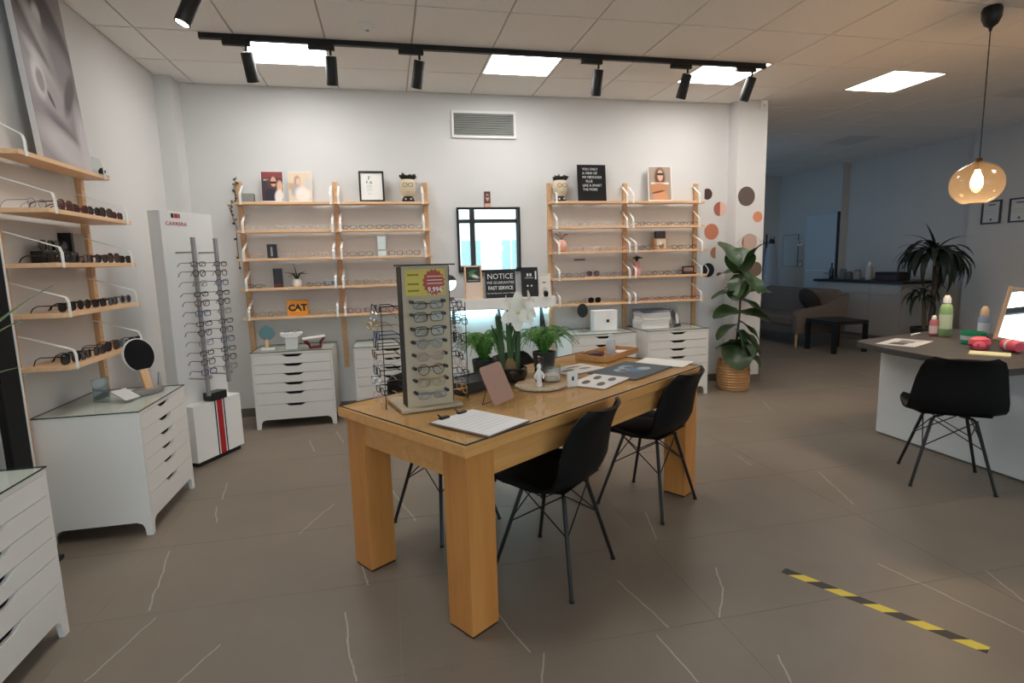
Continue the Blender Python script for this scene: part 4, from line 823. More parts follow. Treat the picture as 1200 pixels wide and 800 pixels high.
# ================================================================== PORTRAIT UNIT TOP
t = thing('portrait_canvas', 'large grey portrait canvas leaning on the sunglasses unit', 'canvas', (-1.69, 3.60, zl[0]+.011), rot=(R(-4), 0, R(90)))
ph_, pw_ = .98, .48
MB().box(-pw_/2, pw_/2, -.028, 0, 0, ph_).build('canvas', mat('canvas_white_edge', (214, 214, 214), .7), t)
MB().box(-pw_/2+.001, pw_/2, -.0295, -.028, .001, ph_-.001).build('print', picture('portrait_canvas_print', (146, 138, 142), [('e', .2, 1.0, .5, .32, -20, (60, 44, 48), .5), ('e', .75, .95, .2, .3, 10, (140, 130, 132), .8), ('e', .75, .72, .45, .13, -35, (66, 58, 62), .5), ('e', .25, .80, .14, .06, 50, (60, 52, 56), .4), ('e', .42, .76, .09, .07, 30, (196, 194, 196), .6), ('e', .45, .66, .32, .08, -28, (176, 172, 174), .7), ('e', .3, .62, .22, .03, -30, (104, 98, 102), .6), ('e', .8, .52, .35, .14, -25, (128, 120, 124), .7), ('e', .35, .48, .25, .05, -25, (206, 204, 206), .8), ('e', .38, .36, .3, .14, -10, (170, 162, 166), .8), ('e', .38, .345, .07, .02, -35, (64, 58, 62), .6), ('e', .8, .42, .2, .06, 35, (78, 70, 74), .6), ('e', .22, .43, .12, .10, 0, (214, 210, 212), .5), ('e', .24, .42, .07, .06, 0, (150, 140, 144), .4), ('e', .5, .2, .34, .05, -14, (124, 112, 118), .8), ('e', .6, .185, .26, .018, -10, (84, 70, 76), .5), ('e', .55, .09, .5, .09, -8, (196, 190, 194), .8), ('e', .95, .15, .14, .2, 10, (208, 202, 206), .8)], ax=(0, 2)), t)
t = thing('acrylic_holder', 'small clear acrylic frame on the shelf beside portrait canvas', 'photo holder', (-1.665, 3.89, zl[0]+.011), R(90)); MB().box(-.05, .05, -.004, 0, 0, .10).box(-.05, .05, -.05, -.004, 0, .004).build('holder', M_clear, t); MB().lathe([(.001, 0), (.016, .004), (.02, .02), (.01, .036), (.001, .04)], 10, (0, -.03, .005), cap=False).build('ornament', mat('silver_dark_ornament', (70, 72, 74), .3, .7), t, True)
# black floor panel beside the near chest, and a plant beyond it
t = thing('floor_panel', 'tall black floor display panel with white edge between two chests', 'display panel', (-1.72, 2.90, 0), R(90)); MB().box(-.07, .058, -.035, -.004, .02, 1.6).build('panel', M_shell, t); MB().box(.0585, .066, -.04, 0, .02, 1.6).build('edge_strip', M_white2, t); MB().box(-.1, .09, -.09, .03, 0, .02).build('foot', M_blackp, t)
# ================================================================== PLANTS
def leaf_mesh(L, wd, droop, mat_, n=7, fold=.25, wave=0, tipw=.02, prof=None, name='leaf', solid=0):
    """leaf along +X from the origin, bending down by droop (radians over its length)"""
    G = []; x = z = 0; ang = 0
    for i in range(n+1):
        v = i/n; w = (prof(v) if prof else math.sin(math.pi*min(1, v*.92+.06))**.8)*wd/2
        row = []
        for j in range(-2, 3):
            u = j/2; row.append((x-abs(u)*w*fold*math.sin(ang)*0, u*w, z+abs(u)*w*fold+wave*math.sin(v*9+j)*w))
        G.append(row)
        ang -= droop/n; x += L/n*math.cos(ang); z += L/n*math.sin(ang)
    return MB().sheet(G).mesh(name, mat_, True, solid=solid)
M_figl = mat('fig_leaf_green', (46, 70, 36), .4, vary=.3, scale=14); M_figs = mat('brown_stem', (88, 72, 52), .8, vary=.2)
def orient(az, el, roll=0): return (Matrix.Rotation(az, 4, 'Z') @ Matrix.Rotation(-el, 4, 'Y') @ Matrix.Rotation(roll, 4, 'X')).to_euler()
fiddle = lambda v: (.18 + .95*math.sin(math.pi*min(1, .12+.86*v))**.9*(.72+.4*v))*(1 if v < .97 else .6)
t = thing('fiddle_leaf_fig', 'fiddle-leaf fig growing in the woven basket by the pillar', 'potted plant', (3.50, 5.13, .16))
MB().tube([(-.01, 0, 0), (0, 0, .3), (.03, .0, .62), (.035, 0, .95), (.04, 0, 1.12)], [.014, .012, .010, .008, .006], 8).build('stem', M_figs, t, True)
MB().lathe([(.001, 0), (.135, 0), (.138, .04), (.001, .045)], 20).build('soil', mat('potting_soil', (40, 32, 26), .95), t)
fl_ = [(1.10, 128, 58, .30, .20, .3), (1.10, -8, 55, .27, .19, .3), (1.04, 60, 68, .26, .20, .3), (1.04, -118, -48, .24, .17, .3), (.98, -140, -40, .22, .15, .4), (1.08, -75, -35, .28, .20, .3), (1.06, 110, 10, .24, .17, .6), (.86, -10, 12, .30, .17, .5), (.84, 175, 20, .27, .12, .9), (.78, -30, -20, .26, .14, .5),
       (.66, 185, 8, .25, .15, .7), (.64, -20, 2, .28, .15, .7), (.52, 190, 0, .28, .13, .8), (.55, -40, -28, .24, .13, .5), (.46, -80, -45, .28, .23, .3), (.40, -20, -25, .27, .19, .5), (.36, -120, -40, .30, .22, .4), (.30, 165, 10, .20, .17, .6), (.28, -60, -20, .26, .20, .5)]
for z, az, el, L, wd, dr in fl_:
    L *= 1.2; wd *= 1.45
    o = put('leaf', leaf_mesh(L, wd, dr, M_figl, wave=.10, prof=fiddle, solid=.0015), t, (.02, 0, z)); o.rotation_euler = orient(R(az), R(el), R(random.uniform(-25, 25)))
# woven basket
M_bask = mat('seagrass', (186, 144, 98), .85, vary=.25, scale=40, bump=.2)
t = thing('woven_basket', 'round seagrass basket with handle holding the fig', 'basket', (3.475, 5.13, 0))
n = 30; bk = MB()
for i in range(11):
    z = .014+.0275*i; r = .140+.012*math.sin(math.pi*i/10)+.003*(i % 2)
    bk.tube([(r*math.cos(2*math.pi*k/n), r*math.sin(2*math.pi*k/n), z+.002*(-1)**k) for k in range(n)], .0155, 6, closed=True)
bk.build('coils', M_bask, t, True); MB().lathe([(.001, .001), (.14, .001), (.14, .012), (.001, .012)], 20).build('bottom', M_bask, t)
for a in (R(185), R(5)): MB().tube([(.152*math.cos(a-.25), .152*math.sin(a-.25), .28), (.155*math.cos(a-.18), .155*math.sin(a-.18), .335), (.155*math.cos(a+.18), .155*math.sin(a+.18), .335), (.152*math.cos(a+.25), .152*math.sin(a+.25), .28)], .011, 6).build('handle', M_bask, t, True)
# dracaena in the lounge
M_drac = mat('dracaena_leaf', (30, 42, 30), .45, vary=.3, scale=10); blade = lambda v: (.35+.65*math.sin(math.pi*min(1, .15+.8*v)))*(1-.85*v**4)
t = thing('dracaena', 'tall two-headed dracaena standing at the end of sideboard', 'potted plant', (7.08, 6.12, 0))
MB().lathe([(.14, 0), (.17, .02), (.2, .32), (.205, .36), (.185, .36), (.18, .33), (.001, .32)], 24).build('pot', mat('dark_planter', (52, 46, 44), .5), t, True)
MB().tube([(.03, 0, .32), (.05, 0, .9), (.02, 0, 1.34)], [.03, .028, .024], 8).build('trunk', mat('cane_trunk', (98, 80, 66), .85, vary=.3, scale=30), t, True); MB().tube([(-.04, .02, .32), (-.07, .02, .65), (-.10, .02, .80)], [.026, .024, .02], 8).build('trunk', mat('cane_trunk', (98, 80, 66), .85), t, True)
drm = [leaf_mesh(L, .09, dr, M_drac, n=9, prof=blade, name='leaf') for L, dr in ((.72, 2.5), (.62, 2.2), (.52, 1.5), (.66, 2.9))]
for (x, z, cnt, sc, seed) in ((.02, 1.34, 56, 1, 3), (-.10, .80, 22, .62, 5)):
    rn = random.Random(seed)
    for k in range(cnt):
        o = put('leaf', drm[k % 4], t, (x, 0 if x > 0 else .02, z+rn.uniform(-.08, .05))); el = R(rn.uniform(15, 75)); o.rotation_euler = orient(k*2.4+rn.uniform(-.2, .2), el); o.scale = (sc, sc, sc)
o = put('leaf', leaf_mesh(.42, .10, .3, M_drac, prof=blade), t, (.02, 0, 1.36)); o.rotation_euler = orient(R(150), R(80))
# leafy plant on the near chest (only its leaf tips reach the picture)
t = thing('strap_leaf_plant', 'strap-leaved plant in white pot on chest beside floor panel', 'potted plant', (-1.52, 1.84, CT))
MB().lathe([(.06, 0), (.085, .02), (.095, .15), (.085, .15), (.08, .12), (.001, .11)], 22).build('pot', M_white2, t, True)
M_strap = mat('strap_leaf_green', (84, 108, 70), .5, vary=.3, scale=20)
def strap(p0, p1, w):
    a, b = Vector(p0), Vector(p1); m_ = a.lerp(b, .5)+Vector((0, 0, .13)); G = []
    for i in range(11):
        v = i/10; c = a.lerp(m_, v).lerp(m_.lerp(b, v), v); tw_ = (.5+.5*math.sin(math.pi*min(1, .2+.75*v)))*(1-.8*v**5)*w/2; sd = (b-a).cross(Vector((0, 0, 1))).normalized()
        G.append([c-sd*tw_, c+Vector((0, 0, -.003)), c+sd*tw_])
    MB().sheet(G).build('leaf', M_strap, t, True)
base = Vector((-1.52, 1.84, CT))
for tip, w in (((-1.35, 2.66, 1.335), .022), ((-1.35, 2.435, 1.216), .026), ((-1.35, 2.373, 1.045), .03), ((-1.36, 2.30, 1.37), .03), ((-1.3, 1.4, 1.25), .028), ((-1.62, 1.3, 1.2), .028), ((-1.2, 1.7, 1.15), .026), ((-1.7, 1.75, 1.35), .028), ((-1.45, 1.6, 1.4), .026)): strap((0, 0, .11), Vector(tip)-base, w)
# ================================================================== ON THE TABLE
t = thing('clipboard', 'clipboard with white form and black clips on oak table', 'clipboard', (.318, 2.108, TT), math.atan2(.162, .201))
MB().box(-.125, .125, -.155, .155, 0, .004).build('board', mat('clear_brown_board', (120, 96, 80), .4), t, bevel=.001); MB().box(-.115, .12, -.15, .15, .004, .0055).build('sheet', picture('form_print', (240, 240, 242), [('b', .5, .75-.09*k, .40, .004, 0, (170, 172, 180), .6) for k in range(7)], ax=(0, 1)), t)
for x in (-.05, .05): MB().box(x-.022, x+.022, .135, .155, .0055, .014).cyl((x-.012, .15, .012), (x-.012, .17, .02), .003, n=6).build('clip', M_blackp, t, bevel=.002)
t = thing('tilted_mirror', 'rose-brown backed table mirror tilted on wire stand', 'mirror', (.466, 2.338, TT+.010), rot=(R(-24), R(-6), TA))
rc = []
for cx, cz, a0 in ((.05, .168, 0), (-.05, .168, 90), (-.05, .02, 180), (.05, .02, 270)):
    for k in range(5): rc.append((cx+.014*math.cos(R(a0+22.5*k)), cz+.014*math.sin(R(a0+22.5*k))))
MB().prism(rc, -.006, 0, 'Y').build('plate', mat('rose_brown_plate', (172, 134, 120), .35), t, bevel=.001)
MB().tube([(-.045, .006, .10), (-.062, .07, .03), (-.05, .075, .03), (.0, .07, .03), (.045, .006, .10)], .002, 6).build('wire_stand', M_black, t)
M_slice = wood('wood_slice_top', (206, 178, 142), (176, 140, 104), 'Z', scale=4); M_bark = mat('birch_bark', (206, 190, 170), .9, vary=.3, scale=60, bump=.3)
t = thing('wood_slice', 'round bark-edged wood slice under the figurine vase', 'wood slice', (.715, 2.645, TT))
pr = [((.122+.006*math.sin(k*2.1)+.004*math.sin(k*5.3))*math.cos(2*math.pi*k/40), (.112+.006*math.sin(k*1.7))*math.sin(2*math.pi*k/40)) for k in range(40)]
MB().prism([(x*.97, y*.97) for x, y in pr], .0005, .019, 'Z').build('wood', M_slice, t)
bt = MB(); bt.rings([[(x*s, y*s, z) for x, y in pr] for s, z in ((.98, 0), (1.03, .004), (1.03, .014), (.98, .018))], capa=False, capb=False); bt.build('bark', M_bark, t, True)
# amaryllis in a dark bowl
t = thing('amaryllis', 'white amaryllis with strap leaves in a dark glass bowl', 'potted plant', (.595, 2.80, TT))
MB().lathe([(.04, 0), (.075, .012), (.088, .04), (.086, .075), (.078, .082), (.074, .075), (.076, .045), (.06, .02), (.001, .018)], 26).build('bowl', mat('dark_glossy_bowl', (30, 24, 22), .1), t, True)
MB().lathe([(.001, .019), (.07, .022), (.072, .06), (.001, .066)], 20).build('soil', mat('potting_soil', (40, 32, 26), .95), t); MB().lathe([(.02, .05), (.034, .07), (.03, .1), (.014, .125)], 14).build('bulb', mat('bulb_brown', (120, 96, 60), .8), t, True)
M_amar = mat('amaryllis_green', (46, 84, 38), .45, vary=.25, scale=20); pet = mat('white_petal', (244, 242, 232), .5, vary=.02)
for k, (dx, dy, h_) in enumerate(((-.075, -.02, .27), (-.06, .03, .28), (-.05, .01, .24), (-.015, -.03, .30), (-.005, .04, .27), (.035, .04, .28), (.05, -.02, .24), (.06, .05, .22), (-.09, .02, .22), (.02, .06, .25))):
    G = []
    for i in range(9):
        v = i/8; w = .012*(1-.8*v**4); bx = -.035 if dx < -.03 else (.04 if dx > .03 else 0); x, y, z = bx+(dx-bx)*v**1.4, dy*v**1.2, .065+(h_+.015)*v; G.append([(x-w, y+.004, z), (x, y, z), (x+w, y+.004, z)])
    MB().sheet(G).build('leaf', M_amar, t, True, solid=.0016)
for sx in (-.008, .012): MB().tube([(sx*.6, 0, .11), (sx+.01, 0, .24), (sx*2.2+.055, -.005, .345)], [.008, .0075, .006], 8).build('flower_stalk', M_amar, t, True)
pm = leaf_mesh(.098, .052, .7, pet, prof=lambda v: .25+.9*math.sin(math.pi*min(1, .1+.83*v)), fold=.15, name='petal')
for (fx, fy, fz, az0, el0) in ((.04, -.03, .365, -110, 5), (.085, -.01, .38, -30, 8), (.06, .03, .375, 90, 5), (.015, .01, .36, 175, 0)):
    f = MB().lathe([(.001, -.02), (.01, -.005), (.012, .008), (.001, .014)], 8, cap=False).build('flower', mat('petal_throat', (206, 212, 150), .6), t, True); f.location = (fx, fy, fz); f.rotation_euler = (orient(R(az0), R(el0)).to_matrix() @ Matrix.Rotation(R(90), 3, 'Y')).to_euler()
    for k in range(6): p = put('petal', pm, f, (0, 0, 0)); p.rotation_euler = (Matrix.Rotation(R(60*k), 4, 'Z') @ Matrix.Rotation(R(-38 if k % 2 else -30), 4, 'Y')).to_euler()
# ferns in dark pots, dark tray
M_fern = mat('fern_green', (78, 128, 46), .6, vary=.35, scale=30)
def fern(label, loc, seed, R0=.17, H=.2, cnt=34):
    t = thing('fern', label, 'potted plant', loc); rn = random.Random(seed)
    MB().lathe([(.05, 0), (.058, .01), (.068, .10), (.06, .10), (.055, .08), (.001, .075)], 20).build('pot', mat('anthracite_pot', (44, 46, 48), .5), t, True)
    fm = MB()
    for k in range(cnt):
        a = k*2.4; reach = R0*rn.uniform(.55, 1.05); hh = H*rn.uniform(.7, 1.1); P = []
        for i in range(10):
            v = i/9; P.append(Vector((math.cos(a)*reach*v, math.sin(a)*reach*v, .09+hh*math.sin(v*2.7)*1.0)))
        fm.tube(P, .0012, 3)
        for i in range(1, 10):
            tdir = (P[i]-P[i-1]).normalized(); sd = tdir.cross(Vector((0, 0, 1))).normalized(); Ln = .034*math.sin(math.pi*min(1, .25+.72*i/9))
            for s in (-1, 1):
                for q in (0, .5):
                    b = P[i-1].lerp(P[i], q); tip = b+sd*s*Ln+tdir*.012-Vector((0, 0, .006)); fm.add([b, b+tdir*.007+sd*s*Ln*.5, tip, b-tdir*.004+sd*s*Ln*.5], [(0, 1, 2, 3)])
    fm.build('fronds', M_fern, t)['kind'] = 'stuff'
    return t
fern('bushy green fern on oak table behind the tilted mirror', (.485, 2.965, TT), 1, .19, .16, 46)
fern('bushy green fern on oak table behind the amaryllis', (.86, 3.10, TT), 2, .21, .14, 48)
t = thing('storage_tray', 'low dark grey tray behind the glasses tower', 'tray', (.375, 2.735, TT), TA)
MB().box(-.13, .13, -.09, .09, 0, .006).box(-.13, .13, -.09, -.083, .006, .05).box(-.13, .13, .083, .09, .006, .05).box(-.13, -.123, -.083, .083, .006, .05).box(.123, .13, -.083, .083, .006, .05).build('tray', mat('anthracite_tray', (58, 60, 64), .4), t); MB().box(-.12, .12, -.08, .08, .012, .045).build('contents', mat('dark_case_fill', (44, 46, 50), .5), t, bevel=.004)
# figurine and white ceramics on the slice
t = thing('figurine', 'small white standing figurine on the wood slice', 'figurine', (.685, 2.565, TT+.019))
MB().lathe([(.012, 0), (.016, .006), (.013, .03), (.017, .055), (.014, .075), (.007, .085), (.010, .095), (.011, .104), (.001, .114)], 14, sy=.7).tube([(.012, -.006, .074), (.022, -.012, .055), (.014, -.016, .042)], .005, 6).tube([(-.012, -.006, .074), (-.024, -.006, .052), (-.014, -.014, .04)], .005, 6).build('body', M_white2, t, True); MB().lathe([(.001, 0), (.006, .003), (.001, .010)], 8, (.012, -.014, .04), cap=False).build('dark_ball', M_ink, t, True)
t = thing('brown_vase', 'slim brown glass vase on the wood slice', 'vase', (.715, 2.665, TT+.019)); MB().lathe([(.02, 0), (.026, .02), (.024, .08), (.018, .11), (.022, .13), (.018, .13), (.014, .11), (.001, .02)], 18).build('vase', glass('brown_glass', (150, 120, 90), .02, .15), t, True)
t = thing('glass_jar', 'wide clear glass jar with shells on wood slice', 'jar', (.775, 2.665, TT+.019)); MB().lathe([(.035, 0), (.048, .006), (.05, .075), (.046, .085), (.046, .078), (.044, .008), (.001, .006)], 24).build('jar', M_clear, t, True); MB().lathe([(.001, .007), (.042, .007), (.043, .035), (.02, .045), (.001, .045)], 16).build('shells', mat('pale_shells', (220, 190, 178), .7, vary=.3, scale=60), t, True)
t = thing('photo_stand', 'small white upright photo stand beside wood slice', 'photo stand', (.865, 2.60, TT), TA+R(-20)); MB().box(-.028, .028, -.006, .006, 0, .075).build('card', M_white2, t); MB().box(-.006, .006, -.0065, -.006, .03, .05).build('print', M_ink, t)
# printed mats and papers
def flat(name, label, cat, u, v, rz, w, d, m, th=.002, z=0):
    x, y, zz = on_table(u, v); return tag(MB().box(-w/2, w/2, -d/2, d/2, 0, th).build(name, m, loc=(x, y, zz+z), rz=TA+R(rz)), label, cat)
def tl(x, y):
    dx, dy = x-TC.x, y-TC.y; return dx*math.cos(TA)+dy*math.sin(TA), -dx*math.sin(TA)+dy*math.cos(TA)
spots = [('e', .3+.42*(k % 2), .3+.4*(k // 2), .16, .09, 25, (70, 66, 66), .3) for k in range(4)]
flat('frame_mat', 'white printed mat with four grey spots on oak table', 'mat', *tl(1.03, 2.665), 8, .30, .21, picture('spot_mat_print', (232, 230, 226), spots, ax=(0, 1)), .003)
flat('blue_mat', 'blue printed mat with pale circles near table end', 'mat', *tl(1.305, 2.885), 4, .44, .30, picture('blue_mat_print', (58, 76, 88), [('e', .42, .62, .12, .14, 0, (150, 176, 190), .3), ('e', .62, .7, .12, .13, 0, (150, 176, 190), .3), ('e', .55, .4, .14, .14, 0, (60, 120, 170), .4), ('e', .68, .36, .10, .12, 0, (160, 190, 200), .3), ('e', .42, .58, .07, .08, 0, (58, 86, 100), .4), ('e', .62, .64, .08, .08, 0, (60, 90, 106), .4)], ax=(0, 1)), .002)
flat('paper_sheet', 'plain white sheet at the far end of oak table', 'paper', *tl(1.585, 3.035), 10, .21, .30, M_paper, .0015)
flat('paper_sheet', 'white sheet with grey shapes behind the glass jar', 'paper', *tl(1.02, 3.01), -6, .30, .20, picture('grey_shape_print', (226, 224, 220), [('e', .3, .5, .18, .12, 20, (120, 112, 108), .4), ('e', .7, .4, .14, .1, -10, (140, 134, 130), .4), ('e', .6, .75, .2, .08, 0, (128, 100, 88), .4)], ax=(0, 1)), .0015)
# wooden tray with a bottle and dark case
x, y, z = on_table(*tl(1.36, 3.36)); t = thing('wooden_tray', 'shallow wooden tray at the far table corner', 'tray', (x, y, z), TA+R(6))
MB().box(-.22, .22, -.11, .11, 0, .008).box(-.22, .22, -.11, -.10, .008, .035).box(-.22, .22, .10, .11, .008, .035).box(-.22, -.21, -.10, .10, .008, .035).box(.21, .22, -.10, .10, .008, .035).build('tray', wood('tray_wood', (206, 156, 104), (184, 132, 82), 'X'), t)
t = thing('pump_bottle', 'clear bottle with white cap standing in wooden tray', 'bottle', (x+.02, y-.0, z+.0085)); MB().lathe([(.028, 0), (.031, .005), (.031, .09), (.024, .105), (.014, .11)], 20).build('bottle', mat('frosted_bottle', (206, 210, 214), .3), t, True); MB().cyl((0, 0, .11), (0, 0, .135), .013, n=14).build('cap', M_white2, t, True)
t = thing('glasses_case', 'dark maroon glasses case lying in wooden tray', 'case', (x-.10, y-.05, z+.0085), TA); MB().lathe([(.001, 0), (.05, .004), (.062, .016), (.055, .03), (.02, .038), (.001, .04)], 20, sx=1.3, sy=.6, cap=False).build('shell', mat('maroon_case', (70, 34, 36), .4), t, True)
t = thing('paper_packet', 'white packet lying in wooden tray beside bottle', 'packet', (x+.11, y+.04, z+.0085), TA+R(20)); MB().box(-.05, .05, -.04, .04, 0, .012).build('packet', M_paper, t, bevel=.003)
# ================================================================== TRACK LIGHTING
M_spot = mat('matt_black_spot', (14, 14, 15), .55); M_lens = mat('lit_spot_lens', (255, 250, 238), .4, vary=0, emit=30, ecol=(255, 244, 226))
def track(label, x0, x1, y):
    t = thing('ceiling_track', label, 'lighting track', (0, y, CEIL)); MB().box(x0, x1, -.0175, .0175, -.036, 0).build('rail', M_spot, t, bevel=.002)
    MB().box(x0-.012, x0, -.018, .018, -.037, 0).build('end_cap', M_spot, t); MB().box(x1, x1+.012, -.018, .018, -.037, 0).build('end_cap', M_spot, t)
track('long black ceiling lighting track in front of the lit panels', -1.15, 3.17, 4.385)
tk = thing('ceiling_track', 'black ceiling lighting track running along the portrait wall', 'lighting track', (-.97, 0, CEIL)); MB().box(.0225, .0575, .6, 3.62, -.036, 0).build('rail', M_spot, tk, bevel=.002); MB().box(.022, .058, 3.62, 3.632, -.037, 0).build('end_cap', M_spot, tk)
def spot(x, y, tilt, yaw_, label, power=SPOT_W):
    t = thing('track_spotlight', label, 'spotlight', (x, y, CEIL-.036), group='black cylinder track spotlights')
    MB().box(-.15, .03, -.016, .016, -.034, 0).build('adapter', M_spot, t, bevel=.004); MB().cyl((0, 0, -.034), (0, 0, -.066), .009, n=10).build('stem', M_spot, t)
    rot = Matrix.Rotation(yaw_, 4, 'Z') @ Matrix.Rotation(tilt, 4, 'X'); ax = rot @ Vector((0, 0, -1)); c0 = Vector((0, 0, -.072)); cc = c0+ax*.095
    n = MB(); n.lathe([(.036, .095), (.04, .09), (.041, -.085), (.040, -.095), (.034, -.095), (.032, -.088), (.001, -.088)], 22); n.xf(0, cc, rot); hd = n.build('head', M_spot, t, True)
    n = MB(); n.lathe([(.001, -.0915), (.0325, -.0915), (.0325, -.0885), (.001, -.0885)], 18); n.xf(0, cc, rot); n.build('lens', M_lens, hd)
    l = bpy.data.lights.new('spot_beam', 'SPOT'); l.energy = power; l.color = (1, .93, .83); l.spot_size = R(75); l.spot_blend = .8; l.shadow_soft_size = .03
    lo = bpy.data.objects.new('spot_beam', l); COL.objects.link(lo); lo.parent = t; lo.location = cc+ax*.10; lo.rotation_euler = rot.to_euler()
refs = ['above the grey box', 'above the pale photo card', 'above the glasses tower', 'above the face planter and letter board', 'above the warm photo card', 'above the pillar decals']
for (x, tl_, yw_, lab) in zip((-.87, -.315, .31, 1.70, 2.47, 3.06), (24, 20, 22, 20, 22, 22), (-10, 4, 24, 0, 20, 28), refs): spot(x, 4.385, R(tl_), R(yw_), 'black cylinder spotlight '+lab)
spot(-.93, 3.52, R(24), R(112), 'black cylinder spotlight aimed at the portrait canvas', SPOT_W*2.6); spot(-.93, 2.2, R(30), R(80), 'black cylinder spotlight over the chest beside floor panel')
t = thing('smoke_detector', 'round white smoke detector on the ceiling near track', 'smoke detector', (-.047, 4.084, CEIL)); MB().lathe([(.05, -.0005), (.05, -.012), (.034, -.018), (.034, -.032), (.028, -.036), (.001, -.036)], 26).build('housing', M_white2, t, True); MB().lathe([(.001, -.0362), (.012, -.0362), (.012, -.038), (.001, -.038)], 12).build('test_button', M_grey, t)
# ================================================================== PENDANT
t = thing('pendant_lamp', 'amber smoked glass globe pendant lamp over the desk', 'pendant lamp', (3.99, 3.18, CEIL))
MB().lathe([(.05, 0), (.058, -.02), (.055, -.07), (.038, -.11), (.012, -.13), (.008, -.15)], 24).build('ceiling_cup', M_black, t, True); MB().tube([(0, 0, -.14), (.004, 0, -.6), (.006, 0, -.97)], .0035, 8).build('cord', M_black, t, True)
gp = [(.03, -.985)]+[(.156*math.sin(a)**.92, -1.135+.142*math.cos(a)) for a in [math.pi*(.13+.74*k/14) for k in range(15)]]; gp = [(r, z) for r, z in gp]
M_amber = glass('amber_smoked_glass', (246, 234, 220), .01, .045)
nt = M_amber.node_tree; out_ = [n for n in nt.nodes if n.type == 'OUTPUT_MATERIAL'][0]; old = out_.inputs[0].links[0].from_socket   # slight haze of the coated glass
tl2 = nt.nodes.new('ShaderNodeBsdfTranslucent'); tl2.inputs[0].default_value = (1, .9, .8, 1); mx2 = nt.nodes.new('ShaderNodeMixShader'); mx2.inputs[0].default_value = .010
nt.links.new(old, mx2.inputs[1]); nt.links.new(tl2.outputs[0], mx2.inputs[2]); nt.links.new(mx2.outputs[0], out_.inputs[0])
MB().lathe(gp, 36, cap=False).build('glass_shade', M_amber, t, True, solid=.003)
MB().cyl((0, 0, -.965), (0, 0, -1.04), .02, .022, 14).build('socket', mat('bronze_socket', (96, 70, 44), .35, .8), t, True)
b_ = MB().lathe([(.012, -1.04), (.018, -1.06), (.033, -1.10), (.036, -1.13), (.028, -1.16), (.001, -1.17)], 20).build('bulb', mat('lit_warm_bulb', (255, 214, 150), .3, vary=0, emit=60, ecol=(255, 206, 132)), t, True)
bl = bpy.data.lights.new('bulb_light', 'POINT'); bl.energy = 16; bl.color = (1, .72, .42); bl.shadow_soft_size = .034; bo = bpy.data.objects.new('bulb_light', bl); COL.objects.link(bo); bo.parent = t; bo.location = (0, 0, -1.215)
# ================================================================== CERTIFICATES
for y0, y1, lab in ((6.012, 6.265, 'framed certificate on side wall partly behind pendant lamp'), (5.66, 5.915, 'framed certificate with dark seal near the picture of pendant')):
    t = thing('framed_certificate', lab if y0 > 6 else 'framed certificate with a dark seal further from sideboard', 'certificate', (XR, (y0+y1)/2, 1.72), R(-90)); w = y1-y0
    MB().box(-w/2, w/2, -.02, 0, 0, .02).box(-w/2, w/2, -.02, 0, .29, .31).box(-w/2, -w/2+.02, -.02, 0, .02, .29).box(w/2-.02, w/2, -.02, 0, .02, .29).build('frame', mat('dark_mahogany', (44, 24, 20), .4), t); MB().box(-w/2+.02, w/2-.02, -.008, -.002, .02, .29).build('sheet', picture('certificate_print_%d' % int(y0*10), (206, 200, 190), [('b', .5, .86, .22, .03, 0, (90, 84, 80), .3), ('b', .5, .55, .36, .006, 0, (150, 144, 138), .3), ('b', .5, .42, .36, .006, 0, (150, 144, 138), .3), ('e', .5, .14, .07, .06, 0, (70, 60, 60), .3)]), t)
# ================================================================== DESK ITEMS
def bottle(name, label, loc, prof, m, capm, capz, capr, sy=1, caph=.03, band=None):
    t = thing(name, label, 'bottle', loc); MB().lathe(prof, 20, sy=sy).build('body', m, t, True); MB().lathe([(capr, capz), (capr, capz+caph*.6), (capr*.5, capz+caph), (.001, capz+caph)], 16, sy=sy).build('cap', capm, t, True)
    if band: r, z0, z1, bm = band; MB().lathe([(r, z0), (r, z1)], 20, sy=sy, cap=False).build('label_band', bm, t, True)
M_grn = mat('green_bottle', (150, 186, 130), .3); 
bottle('spray_bottle', 'tall light green bottle with white pointed cap on desk', (4.15, 3.45, DZ), [(.036, 0), (.042, .01), (.042, .2), (.036, .235), (.02, .255)], M_grn, M_white2, .255, .026, caph=.06, band=(.0425, .06, .17, mat('pale_green_label', (206, 222, 192), .5)))
bottle('lotion_bottle', 'small pink bottle with white cap beside green bottle', (4.10, 3.50, DZ), [(.024, 0), (.028, .006), (.028, .11), (.018, .13)], mat('pink_lotion', (190, 110, 118), .4), M_white2, .13, .016, band=(.0285, .02, .08, mat('pink_label', (226, 200, 204), .5)))
bottle('cleaner_bottle', 'blue and white cleaner bottle with tan cap on desk', (4.26, 3.25, DZ), [(.03, 0), (.034, .008), (.034, .15), (.024, .17)], mat('blue_cleaner', (120, 140, 176), .3), mat('tan_cap', (206, 180, 156), .5), .17, .026, caph=.07, band=(.0345, .03, .12, mat('blue_white_label', (196, 208, 226), .5)))
bottle('cleaner_bottle', 'brownish cleaner bottle with tan cap beside blue one', (4.33, 3.14, DZ), [(.028, 0), (.032, .008), (.032, .15), (.024, .17)], mat('mauve_cleaner', (128, 100, 104), .3), mat('tan_cap', (206, 180, 156), .5), .17, .028, caph=.06)
t = thing('plastic_tub', 'round green tub with white label on the desk', 'tub', (3.98, 3.10, DZ)); MB().lathe([(.06, 0), (.068, .004), (.074, .085), (.07, .085), (.066, .01), (.001, .008)], 26).build('tub', mat('emerald_plastic', (30, 160, 110), .35), t, True); MB().lathe([(.0705, .03), (.0725, .06)], 26, cap=False).build('label_band', mat('tub_label', (210, 220, 226), .5, vary=.1, scale=30), t, True)
M_pink = mat('coral_pink_plush', (232, 92, 112), .6, vary=.1)
